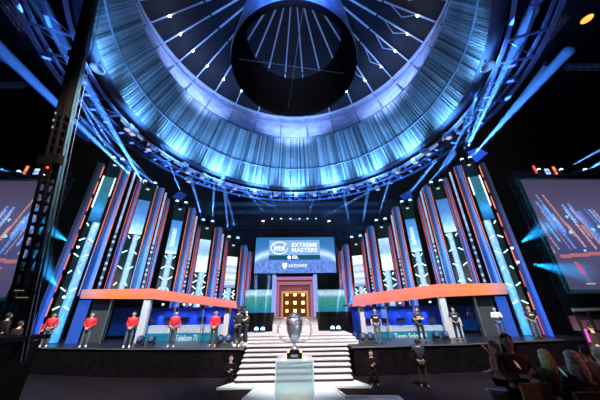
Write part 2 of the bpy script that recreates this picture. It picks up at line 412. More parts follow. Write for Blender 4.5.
def strip_px(mbn, s0, s1, z0, z1, off, side):
    pass
def zrow(x, y): return onw(x, y)[1]
def wing_base(s, side):
    P = wpt(s, 0, 0, side); z = SZ
    A, B_, C_ = ROOF[side]
    if P.y > 22.4 or abs(P.x) > abs(A.x)+.9: return SZ+.01
    if abs(P.x) > abs(B_.x): z = B_.z
    else: z = C_.z+(B_.z-C_.z)*max(0, (abs(P.x)-abs(C_.x))/(abs(B_.x)-abs(C_.x)))
    return z+.22
ROOF = {-1: [atY(80, 298.5, 18.4), atY(152, 299, 18.4), atY(237, 308.5, 18.4)], 1: [atY(508, 294, 18.4), atY(438, 297, 18.4), atY(352.5, 306.5, 18.4)]}
for side in (-1, 1):
    sn = 'left' if side < 0 else 'right'
    for i, b in enumerate(bays):
        x0, x1, yr = b['s']; s0 = onw(x0, yr)[0]; s1 = onw(x1, yr)[0]; w = s1-s0; sm = (s0+s1)/2; ZB = wing_base(sm, side)
        def zat(y, s=sm):                                   # height on the wing at the tower's own place that shows at row y
            lo, hi = 0, 30
            for _ in range(40):
                m_ = (lo+hi)/2; P = WA+wd*s; q = Vector((P.x, P.y, m_))-Vector((0, 0, CZ))
                yy = 200-F*q.dot(up)/q.dot(fw)
                if yy > y: lo = m_
                else: hi = m_
            return lo
        zt, zs1, zs0 = zat(b['top']), zat(b['st']), zat(b['sb'])
        t = thing('led_tower', wpt(sm, ZB, -.3, side), f'{ORD[i]} LED tower of the {sn} wing, portrait screen over lit strip', 'LED tower')
        # body
        c = wpt(sm, (zt+ZB)/2, -.32, side); ang = math.atan2(wd.y, wd.x)*(1 if side < 0 else -1)
        MB().box(c, (w*1.18, .5, zt-ZB), ang).build('tower_body', mat('tower_cloth', (.03, .035, .04), .6, bump=.3, bscale=5), t)
        a0, a1 = (s0, s1) if side < 0 else (s1, s0)
        o = wpt(a0, zs0, .0, side); ux = wpt(a1, zs0, .0, side)-o; o = o+(Vector((wn.x*(-side if side > 0 else 1), wn.y, 0)))*.02
        nv = Vector((wn.x if side < 0 else -wn.x, wn.y, 0))
        picture('screen', pm, t, o+nv*.12, ux, Vector((0, 0, zs1-zs0)), 8, 24, pic_fn(b['pic'], i*3+side), .15, nv)
        if i == 0:
            for sx, zz in ((s0-.03, zat(209)), (s1+.03, zat(196))):
                MB().bar(wpt(sx, zz, .2, side), wpt(sx, zs1, .2, side), .08).build('light_tube', P_TUBE['pale'], t)
        px0, px1, pyr = b['p']; q0 = onw(px0, pyr)[0]; q1 = onw(px1, pyr)[0]
        if side > 0: q0, q1 = q1, q0
        o = wpt(q0, ZB+.02, .05, side); ux = wpt(q1, ZB+.02, .05, side)-o
        def fs(u, v, i=i, r=random.Random(i)):
            core = 1-abs(u-.5)*1.3
            c = ramp(v, [(0, (.04, .35, .95)), (.25, (.12, .45, .9)), (.5, (.2, .5, .95)), (.85, (.25, .5, .9)), (1, (.3, .6, .95))]) if i == 0 else (.32, .50, .85)
            return mul(c, 1.25*(.5+.9*core)*r.uniform(.7, 1.2))
        picture('screen_strip', pm, t, o, ux, Vector((0, 0, zs0-ZB-.04)), 5, 46, fs, .12, nv)
        # crossed battens on both flanks
        nb = 6 if i == 0 else 4
        ztop = zs0-.3; zbot = SZ+1.2 if i == 0 else SZ+2.9
        for j in range(nb):
            zz = ztop-(ztop-zbot)*j/(nb-.2); fl_ = 1 if j % 2 else -1
            for sx in (s0+w*.02, s1-w*.02):
                ss = sx + (.1 if sx < sm else -.1)
                dv = (.16 if j % 3 else .08)*fl_*(1 if sx < sm else -1)
                MB().bar(wpt(ss-dv, zz-.12, .22, side), wpt(ss+dv, zz+.1, .22, side), .055).build('batten', P_TUBE['batten'], t)
        # work light on top
        MB().bar(wpt(sm-.12, zt-.25, .0, side), wpt(sm+.12, zt-.25, .0, side), .1).build('cap_lamp', emat('cap_lamp_warm', (1, .9, .75), .9), t)
        for e, (ss, wh) in enumerate(((s0+.05, 'outer'), (s1-.05, 'inner'))):
            moving_head(wpt(ss, zt, -.3, side), f'moving head, {wh} top corner of the {ORD[i]} LED tower, {sn} wing', 'moving heads on the tower tops', rz=ang)
            b.setdefault('hp', {})[(side, e)] = wpt(ss, zt+.5, -.3, side)
    for i, cdict in enumerate(cols_):
        x0, x1, yr = cdict['p']; s0 = onw(x0, yr)[0]; s1 = onw(x1, yr)[0]; sm = (s0+s1)/2; ZB = wing_base(sm, side)
        def zat(y, s):
            lo, hi = 0, 30
            for _ in range(40):
                m_ = (lo+hi)/2; P = WA+wd*s; q = Vector((P.x, P.y, m_))-Vector((0, 0, CZ))
                yy = 200-F*q.dot(up)/q.dot(fw)
                if yy > y: lo = m_
                else: hi = m_
            return lo
        nv = Vector((wn.x if side < 0 else -wn.x, wn.y, 0))
        place = ['at the outer end', 'between the outermost and second towers', 'between the second and middle towers', 'between the middle and fourth towers', 'between the fourth and innermost towers', 'inward of the innermost tower'][i]
        t = thing('light_column', wpt(sm, ZB, .1, side), f'tall blue and purple light column {place} of the {sn} wing', 'light column')
        zt = zat(cdict['top'], sm)
        a0, a1 = (s0, s1) if side < 0 else (s1, s0)
        o = wpt(a0, ZB, .35, side); ux = wpt(a1, ZB, .35, side)-o
        low = (.02, .10, .9)
        st = [(0, low), (.22, (.04, .16, .85)), (.4, (.10, .14, .5)), (.55, (.07, .08, .22)), (.75, (.03, .04, .10)), (1, (.02, .03, .06))] if i == 0 else [(0, (.02, .12, .9)), (.25, (.03, .17, 1)), (.42, (.12, .26, .9)), (.6, (.12, .15, .50)), (.8, (.06, .10, .34)), (1, (.02, .12, .42))]
        picture('panel', pm, t, o, ux, Vector((0, 0, zt-ZB)), 6, 40, vgrad(st, .12, i), .5, nv)
        for (tx, ty, tt, colr) in cdict['tubes']:
            ss = onw(tx, ty)[0]; z1 = zat(tt, ss); zb0 = ZB+.1
            if i:
                o = wpt(ss-.03*(-side), zb0, .42, side); ux = wpt(ss+.03*(-side), zb0, .42, side)-o
                tube_hot = (1, .20, .08) if colr == 'orange' else (1, .16, .12)
                picture('light_tube', pm, t, o, ux, Vector((0, 0, z1-zb0)), 1, 30, vgrad([(0, (.30, .42, 1)), (.25, (.40, .38, .95)), (.42, mul(tube_hot, 1.3)), (.7, mul(tube_hot, 1.1)), (1, (.55, .16, .10))], .15, 0), .06, nv)
                continue
            segs = 9; zb = ZB+.1
            mbt = MB(); mbd = MB()
            for q in range(segs):
                za = zb+(z1-zb)*q/segs; zc = zb+(z1-zb)*(q+(.92 if i else .75))/segs
                (mbt if (i or q % 2 or q > 4) else mbd).bar(wpt(ss, za, .42, side), wpt(ss, zc, .42, side), .045)
            mbt.build('light_tube', P_TUBE[colr], t)
            if mbd.v: mbd.build('light_tube', P_TUBE['red'], t)
        if 'px' in cdict:
            ss = onw(*cdict['px'][:2])[0]; z1 = zat(cdict['px'][2], ss)
            o = wpt(ss-.08*(-side), max(ZB, SZ+2.4), .3, side); ux = wpt(ss+.08*(-side), max(ZB, SZ+2.4), .3, side)-o
            r_ = random.Random(i+11)
            def fp(u, v, r_=r_):
                k_ = 1 if v > .45 else (1.3 if int(v*40) % 2 else .15)
                return mul((.38, .55, .95), k_*r_.uniform(.75, 1.1))
            picture('pixel_tube', pm, t, o, ux, Vector((0, 0, z1-max(ZB, SZ+2.4))), 1, 50, fp, .12, nv)
        if 'n' in cdict:
            x0, x1, yr = cdict['n']; a = onw(x0, yr)[0]; b_ = onw(x1, yr)[0]; z1 = zat(cdict['nt'], (a+b_)/2)
            if side > 0: a, b_ = b_, a
            o = wpt(a, ZB, .3, side); ux = wpt(b_, ZB, .3, side)-o
            picture('narrow_panel', pm, t, o, ux, Vector((0, 0, z1-ZB)), 3, 40, vgrad([(0, (.02, .1, .6)), (.4, (.10, .14, .6)), (.6, (.22, .14, .40)), (1, (.04, .10, .30))], .1, i), .4, nv)
            for (tx, ty, tt) in cdict['ntub']:
                ss = onw(tx, ty)[0]; z1_ = zat(tt, ss); o = wpt(ss-.025*(-side), ZB, .4, side); ux = wpt(ss+.025*(-side), ZB, .4, side)-o
                picture('light_tube', pm, t, o, ux, Vector((0, 0, z1_-ZB)), 1, 30, vgrad([(0, (.6, .05, .2)), (.2, (.75, .06, .2)), (.35, (.2, .16, .6)), (.55, (.95, .14, .10)), (.8, (.8, .12, .07)), (1, (.25, .05, .06))], .2, 0), .06, nv)

# ------------------------------------------------------------------ stage platforms
def plan(pts): return [(p.x, p.y) for p in pts]
fL = [atZ(22, 347, SZ), atZ(120, 348.3, SZ), atZ(243, 348, SZ)]
fR = [atZ(352, 346.5, SZ), atZ(462, 343.5, SZ), atZ(562, 339, SZ)]
fL[0].y = max(fL[0].y, 16.4)
YS = 27.0
def platform(f, label, outer_first):
    t = thing('stage_platform', (sum(p.x for p in f)/3, f[1].y, FZ), label, 'stage')
    pts = plan(f)
    if outer_first: back = [(f[2].x, YS), (f[0].x-2.5, YS), (f[0].x-2.5, f[0].y+.3)]
    else: back = [(f[2].x+2.5, f[2].y+.3), (f[2].x+2.5, YS), (f[0].x, YS)]
    pts = pts+back
    MB().prism(pts, SZ-.12, SZ).build('deck', stagetop, t)
    cx = sum(p[0] for p in pts)/len(pts); cy = sum(p[1] for p in pts)/len(pts)
    pin = [(x+(cx-x)*.01, y+(cy-y)*.01) for x, y in pts]
    MB().prism(pin, FZ, SZ-.12).build('skirt', skirt, t)
    mb = MB()
    for a, b in zip(f, f[1:]): mb.bar(a+Vector((0, -.03, -.04)), b+Vector((0, -.03, -.04)), .05, .05)
    mb.build('edge_trim', alu, t)
platform(fL, 'left stage platform with black skirt under the red-jacketed players', True)
platform(fR, 'right stage platform with black skirt under the black-shirted players', False)
# middle deck between the wings
yl = atZ(294, 345.5, SZ).y
# ------------------------------------------------------------------ stairs
st = thing('wide_staircase', (0, 14, CW), 'wide staircase of pale treads climbing from the catwalk to the stage', 'staircase')
xb0, xb1 = atZ(235, 383, CW), atZ(354, 382, CW)
y0 = (xb0.y+xb1.y)/2; xl, xr = xb0.x, xb1.x
yt = yl+.1; nst = 7; hz = (SZ-CW)/nst
xl2, xr2 = fL[2].x+.05, fR[0].x-.05
mt, mr = MB(), MB()
for i in range(nst):
    ya = y0+(yt-y0)*i/(nst-1) if nst > 1 else y0
    yb_ = y0+(yt-y0)*(i+1)/(nst-1); z = CW+hz*(i+1); k = i/(nst-1)
    a, b = xl+(xl2-xl)*k, xr+(xr2-xr)*k
    if i == nst-1: yb_ = yt+4
    mt.box(((a+b)/2, (ya+yb_)/2, z-.025), (b-a, yb_-ya+.06, .05))
    mr.box(((a+b)/2, (ya+.03+yb_)/2, (z+FZ)/2-.03), (b-a-.06, yb_-ya-.02, z-FZ-.07))
mt.build('tread', stepmat, st); mr.build('riser', riser, st)
su = thing('upper_platform_steps', (0, yt+1, SZ), 'low platform of three pale steps above the wide staircase', 'steps')
mt, mr = MB(), MB()
for i in range(3):
    ya = yt+.35+.22*i; z = SZ+.15*(i+1); a = -3.75+.12*i; b = 3.75-.12*i
    mt.box(((a+b)/2, (ya+yt+4)/2, z-.02), (b-a, yt+4-ya, .04)); mr.box(((a+b)/2, (ya+.04+yt+4)/2, z-.095), (b-a-.05, yt+3.95-ya, .11))
mt.build('tread', stepmat, su); mr.build('riser', stepmat, su)
LZ = SZ+.45
spot_narrow = 1
ns = thing('narrow_staircase', (0, yt+2, LZ), 'narrow pale staircase rising to the golden portal', 'staircase')
mt, mr = MB(), MB(); ya0 = yt+2.2; yb0 = 22.4; ztop = atY(294, 317.5, 22.4).z
n_ = 11
for i in range(n_):
    ya = ya0+(yb0-ya0)*i/n_; z = LZ+(ztop-LZ)*(i+1)/n_; hw = 1.55+.3*i/n_
    mt.box((0, (ya+yb0+2)/2, z-.02), (hw*2, yb0+2-ya, .04)); mr.box((0, (ya+.03+yb0+2)/2, z-.08), (hw*2-.04, yb0+1.95-ya, .1))
mt.build('tread', stepmat, ns); mr.build('riser', mat('riser_grey', (.42, .40, .40), .5), ns)
for sx, sn in ((-1, 'left'), (1, 'right')):
    o = MB().box((sx*3.0, 21.4, SZ+.85), (2.4, 3.4, 1.7)).build('riser_block', mat('riser_block_black', (.004, .004, .005), .9, spec=.05))
    tag(o, f'plain black block {sn} of the narrow staircase', 'stage block')

# ------------------------------------------------------------------ catwalk
cw = thing('catwalk', (0, 9, FZ), 'pale teal catwalk leading from the camera to the wide staircase', 'catwalk')
out = [atZ(x, y, CW) for x, y in ((236, 381), (217, 389), (256, 388), (243, 400))]
out2 = [atZ(x, y, CW) for x, y in ((354, 380.5), (371, 387), (332, 387), (346, 397), (398, 397))]
for a_ in (out[0], out2[0]): a_.y = y0+.03
pts = [(p.x, p.y) for p in out]+[(out[3].x, 1.0), (out2[4].x, 1.0)]+[(p.x, p.y) for p in out2[::-1]]
MB().prism(pts, CW-.06, CW).build('surface', catmat, cw)
ctr = Vector((0, y0-2, 0)); MB().prism([(x*.98, y-.02) if y > 8 else (x*.98, y) for x, y in pts], FZ, CW-.06).build('base', riser, cw)
mb = MB()
for sq in (out+[Vector((out[3].x, 1, CW))], out2+[Vector((out2[4].x, 1, CW))]):
    for a_, b_ in zip(sq, sq[1:]): mb.bar(a_+Vector((0, 0, .008)), b_+Vector((0, 0, .008)), .07, .07)
mb.build('edge_strip', catedge, cw)

# ------------------------------------------------------------------ trophy on its plinth
TY = 6.5
pc = atY(294.5, 361, TY); TZ = pc.z; hwid = (atY(313.5, 361, TY).x-atY(275.5, 361, TY).x)/2
m = bpy.data.materials.new('frosted_acrylic'); m.use_nodes = True; nt = m.node_tree; nt.nodes.clear()
om = nt.nodes.new('ShaderNodeOutputMaterial'); mx = nt.nodes.new('ShaderNodeMixShader'); tp = nt.nodes.new('ShaderNodeBsdfTransparent'); pb = nt.nodes.new('ShaderNodeBsdfPrincipled')
tp.inputs[0].default_value = (.86, .93, .93, 1); pb.inputs['Base Color'].default_value = (.75, .85, .86, 1); pb.inputs['Roughness'].default_value = .25
mx.inputs[0].default_value = .22; nt.links.new(tp.outputs[0], mx.inputs[1]); nt.links.new(pb.outputs[0], mx.inputs[2]); nt.links.new(mx.outputs[0], om.inputs[0])
acr = m
pl = thing('display_plinth', (pc.x, TY+.3, CW), 'clear acrylic display plinth standing on the catwalk under the silver trophy', 'plinth')
dpt = hwid*1.7; cy = TY+dpt/2
h_ = TZ-CW
for sx in (-1, 1): MB().box((pc.x+sx*(hwid-.01), cy, CW+h_/2-.01), (.02, dpt, h_-.03)).build('side_panel', acr, pl)
MB().box((pc.x, TY+.01, CW+h_/2-.01), (hwid*2-.04, .02, h_-.03)).build('front_panel', acr, pl)
MB().box((pc.x, TY+dpt-.01, CW+h_/2-.01), (hwid*2-.04, .02, h_-.03)).build('back_panel', acr, pl)
MB().box((pc.x, cy, TZ-.012), (hwid*2, dpt, .024)).build('top_panel', mat('acrylic_top', (.75, .82, .84), .25), pl)
mb = MB()
for sx in (-1, 1): mb.box((pc.x+sx*(hwid-.012), TY+.0, CW+h_/2), (.026, .026, h_))
mb.build('edge_post', mat('acrylic_edge', (.8, .9, .92), .3), pl)
tz = TZ; th = atY(294.5, 312, TY).z-TZ; tcx, tcy = pc.x, TY+.42
tro = thing('trophy', (tcx, tcy, tz), 'tall silver cup trophy with two large ring handles on a black base', 'trophy')
silver = mat('polished_silver', (.92, .88, .90), .33, .85)
sil2 = mat('engraved_silver', (.62, .52, .56), .3, 1, bump=.6, bscale=60, var=.5, vscale=30)
hk = th/1.0
MB().box((tcx, tcy, tz+.065*hk), (.36*hk, .34*hk, .13*hk)).box((tcx, tcy, tz+.15*hk), (.25*hk, .25*hk, .05*hk)).build('base', mat('trophy_base_black', (.015, .013, .015), .2), tro)
MB().box((tcx, tcy-.172*hk, tz+.065*hk), (.16*hk, .006, .05*hk)).build('name_plate', silver, tro)
prof = [(.10, .175), (.115, .20), (.07, .22), (.042, .26), (.040, .30), (.06, .32), (.055, .34), (.10, .39), (.15, .47), (.185, .57), (.20, .66), (.205, .76), (.195, .83), (.17, .855), (.18, .87)]
MB().lathe([(r*hk, z*hk) for r, z in prof], (tcx, tcy, tz), 40).build('cup', silver, tro, True)
MB().lathe([(.206*hk, .70*hk), (.212*hk, .71*hk), (.212*hk, .81*hk), (.2*hk, .825*hk)], (tcx, tcy, tz), 40).build('engraved_band', sil2, tro, True)
MB().lathe([(.18*hk, .87*hk), (.19*hk, .885*hk), (.17*hk, .90*hk), (.14*hk, .925*hk), (.125*hk, .94*hk), (.10*hk, .955*hk), (.055*hk, .975*hk), (.03*hk, .995*hk), (0, 1.0*hk)], (tcx, tcy, tz), 40).build('lid', sil2, tro, True)
for sx in (-1, 1):
    mb = MB(); pts = []
    for i in range(21):
        a = -PI*.52+PI*1.04*i/20
        pts.append(Vector((tcx+sx*(.12+.30*math.cos(a))*hk, tcy, tz+(.60+.27*math.sin(a))*hk)))
    pts = [Vector((tcx+sx*.05*hk, tcy, tz+.335*hk))]+pts+[Vector((tcx+sx*.18*hk, tcy, tz+.855*hk))]
    for a, b in zip(pts, pts[1:]): mb.tube(a, b, .021*hk, n=8)
    mb.build('handle', silver, tro, True)

# ------------------------------------------------------------------ golden portal
YP = 23.2
po = thing('stage_portal', (0, YP, ztop), 'glowing stage entrance portal at the top of the narrow staircase', 'portal')
def xy(x, y, Y): return atY(x, y, Y)
z0p = ztop; zTp = xy(294, 275, YP).z
xo = (xy(317.5, 300, YP).x-xy(272, 300, YP).x)/2; xcn = (xy(317.5, 300, YP).x+xy(272, 300, YP).x)/2
frame_b = emat('portal_frame_blue', (.28, .42, .95), 1.0)
for sx in (-1, 1):
    MB().box((xcn+sx*(xo-.14), YP, (z0p+zTp)/2), (.3, .5, zTp-z0p)).build('side_post', frame_b, po)
frames = [(xo-.32, zTp-.15, emat('portal_step_purple', (.55, .22, .6), .8)), (xo-.5, zTp-.55, emat('portal_step_pink', (.6, .22, .34), .7)), (xo-.68, zTp-.95, emat('portal_step_dark', (.28, .10, .20), 0.6)), (xo-.84, zTp-1.3, emat('portal_step_orange', (1, .42, .2), .7))]
for j, (hw, zt_, mm) in enumerate(frames):
    yy = YP+.35+.35*j
    MB().box((xcn-hw, yy, (z0p+zt_)/2), (.14, .3, zt_-z0p)).box((xcn+hw, yy, (z0p+zt_)/2), (.14, .3, zt_-z0p)).box((xcn, yy, zt_-.1), (hw*2+.14, .3, .24)).build('inner_frame', mm, po)
brown = mat('portal_back_brown_glow', (.10, .045, .02), .5, 0, (.6, .20, .03), .13, var=.3, vscale=3)  # lamp glow on the brown back is put in as emission
MB().box((xcn, YP+1.9, (z0p+zTp)/2), (xo*2, .1, zTp-z0p)).build('back_panel', brown, po)
for r_ in range(3):
    for c_ in range(3):
        p = atY(287+8*c_, 294.5+8.2*r_, YP+1.75)
        f_ = MB().box((p.x, p.y+.04, p.z), (.42, .06, .42)).build('lamp', mat('lamp_housing_brown', (.25, .12, .04), .4), po)
        MB().box((p.x, p.y, p.z), (.26, .05, .26)).build('lamp_face', emat('lamp_amber', (1, .5, .12), 3) if c_ == 0 else emat('lamp_gold', (1, .62, .18), 6), f_)
al = bpy.data.lights.new('portal_glow', 'AREA'); al.energy = 160; al.size = 1.5; al.color = (1, .5, .2); ao = bpy.data.objects.new('portal_glow', al); COL.objects.link(ao); ao.location = (xcn, YP+1.0, z0p+1.6); ao.rotation_euler = (R(-90), 0, 0)

# ------------------------------------------------------------------ main screens
def earth(u, v):
    r = random.random()
    d = v-(.34+.30*(1-(2*u-1)**2)**.5*.9)                  # bright horizon arc
    base = ramp(v, [(0, (.10, .22, .75)), (.3, (.10, .28, .8)), (1, (.02, .18, .42))])
    if d < 0: base = mul((.14, .28, .8), .6+r*.9)
    g = math.exp(-(d/.09)**2)
    return tuple(min(1.1, b+g*k) for b, k in zip(base, (.5, .65, .75)))
YM = 26.0
a, b = xy(254, 273.5, YM), xy(336.5, 237, YM); a2 = xy(336.5, 273, YM)
ms = thing('main_screen', ((a.x+a2.x)/2, YM, a.z), 'wide blue main screen with the tournament logo above the portal', 'screen')
Wm, Hm = a2.x-a.x, b.z-a.z
MB().box(((a.x+a2.x)/2, YM+.26, a.z+Hm/2), (Wm+.2, .3, Hm+.2)).build('casing', blackmetal, ms)
picture('display', pm, ms, (a.x, YM, a.z), (Wm, 0, 0), (0, 0, Hm), 90, 40, earth, .1, Vector((0, -1, 0)))
def mp(u, v, off=.03): return Vector((a.x+Wm*u, YM-off, a.z+Hm*v))
cardm = emat('logo_card_blue', (.28, .52, .9), .95); barm = emat('logo_bar_navy', (.01, .12, .2), .8); ink = emat('logo_white', (.9, .97, 1), 1.5)
MB().box(mp(.49, .64), (Wm*.64, .02, Hm*.54)).build('logo_card', cardm, ms)
MB().box(mp(.49, .42, .045), (Wm*.64, .02, Hm*.13)).build('logo_bar', barm, ms)
XD = (1, 0, 0)
text('EXTREME', 'lettering', ink, ms, mp(.615, .765, .05), XD, .62, Wm*.32, bold=.004)
text('MASTERS', 'lettering', ink, ms, mp(.615, .62, .05), XD, .62, Wm*.32, bold=.004)
text('intel', 'lettering', ink, ms, mp(.30, .69, .05), XD, 1.0, Wm*.13, bold=.01)
mb = MB(); c = mp(.30, .69, .05)
for i in range(40):
    a1_, a2_ = 2*PI*i/44+.5, 2*PI*(i+1)/44+.5
    w1 = .05+.05*abs(math.sin(a1_/2))
    mb.bar(c+Vector((Wm*.105*math.cos(a1_), 0, Hm*.17*math.sin(a1_))), c+Vector((Wm*.105*math.cos(a2_), 0, Hm*.17*math.sin(a2_))), w1, .02)
mb.build('logo_swirl', ink, ms)
text('ESL', 'lettering', ink, ms, mp(.50, .42, .07), XD, .45, Wm*.075, bold=.012)
MB().tube(mp(.425, .42, .09), mp(.425, .42, .06), .2, n=20).build('logo_disc', ink, ms)
mb = MB(); c = mp(.37, .19, .05)
mb.add([c+Vector((x, 0, z)) for x, z in ((-.25, .3), (.25, .3), (.25, 0), (0, -.35), (-.25, 0))]+[c+Vector((x, -.02, z)) for x, z in ((-.25, .3), (.25, .3), (.25, 0), (0, -.35), (-.25, 0))], [(5, 9, 8, 7, 6), (0, 1, 2, 3, 4)]+[(i, 5+i, 5+(i+1) % 5, (i+1) % 5) for i in range(5)])
mb.build('logo_shield', ink, ms)
text('KATOWICE', 'lettering', ink, ms, mp(.53, .19, .05), XD, .42, Wm*.22, bold=.004)
for (x0, x1, sn) in ((243.5, 273, 'left'), (317.5, 346.5, 'right')):
    pa = xy(x0, 318, 25.0); pb_ = xy(x1, 289.5, 25.0); w, h = xy(x1, 318, 25.0).x-pa.x, pb_.z-pa.z
    t = thing('side_backdrop_screen', (pa.x+w/2, 25, pa.z), f'small green and blue landscape screen {sn} of the portal', 'screen')
    def land(u, v):
        r = random.uniform(.8, 1.2)
        return mul(ramp(v, [(0, (.02, .14, .32)), (.3, (.02, .22, .30)), (.55, (.04, .30, .22)), (.72, (.08, .30, .40)), (.85, (.6, .8, .9)), (1, (.2, .5, .8))]), r)
    picture('display', pm, t, pa, (w, 0, 0), (0, 0, h), 24, 20, land, .1, Vector((0, -1, 0)))
    MB().box((pa.x+w/2, 25.2, pa.z+h/2), (w+.1, .18, h+.1)).build('casing', blackmetal, t)
# dark scenic wall and truss behind the main screen
sw = MB().box((0, 27.6, 6.5), (15, .3, 11)).build('backdrop_drape', mat('backdrop_blue_black', (.012, .03, .06), .85, bump=.6, bscale=3, var=.6, vscale=1)); tag(sw, 'dark blue drape hanging behind the main screen', 'drape')
zt_ = xy(294, 222, 27).z
def truss(name, p, q, s, m, label, group=None, n=12, cat='truss'):
    p, q = Vector(p), Vector(q); t = thing(name, p.lerp(q, .5), label, cat, group); d = (q-p).normalized()
    u = Vector((0, 0, 1)) if abs(d.z) < .9 else Vector((1, 0, 0)); v = d.cross(u).normalized(); u = v.cross(d)
    cs = [u*(a*s/2)+v*(b*s/2) for a, b in ((1, 1), (1, -1), (-1, -1), (-1, 1))]
    for c in cs: MB().tube(p+c, q+c, s*.06, n=6).build('chord', m, t)
    mb = MB()
    for i in range(n):
        a, b = p.lerp(q, i/n), p.lerp(q, (i+1)/n)
        for k in range(4): mb.tube(a+cs[k], b+cs[(k+1) % 4] if i % 2 else b+cs[k-1], s*.035, n=5)
        for k in range(4): mb.tube(a+cs[k], a+cs[(k+1) % 4], s*.03, n=5)
    mb.build('lacing', m, t); return t
darktruss = mat('dark_truss', (.06, .07, .10), .5, .5)
truss('back_truss', (-7.5, 27, zt_), (7.5, 27, zt_), .5, darktruss, 'long dark lighting truss above the main screen', n=26)
for i, y_ in enumerate((204, 212, 229)):
    zz = xy(294, y_, 34).z
    truss('rear_truss', (-13, 34, zz), (13, 34, zz), .35, darktruss, ['topmost faint truss in the dark behind the stage', 'middle faint truss in the dark behind the stage', 'lowest faint truss in the dark behind the stage'][i], n=30)
for i, (x, y, l) in enumerate(((263, 221, 1), (329, 221, 1))):
    p = atY(x, y, 26.8)
    t = thing('spot_lamp', p, f'small warm white spot lamp on the back truss {"left" if x < 294 else "right"} of the centre', 'stage light')
    MB().lathe([(0, .3), (.1, .28), (.14, .05), (.15, 0)], p, 12).build('housing', fixblack, t, True)
    MB().lathe([(.13, -.0), (.07, -.03), (0, -.04)], p, 12).build('lens', emat('lens_warm', (1, .95, .85), 12), t)
    l_ = bpy.data.lights.new('l', 'SPOT'); l_.energy = 900; l_.spot_size = R(40); l_.color = (.8, .9, 1); lo = bpy.data.objects.new('spot_down', l_); COL.objects.link(lo); lo.location = p-Vector((0, 0, .1))

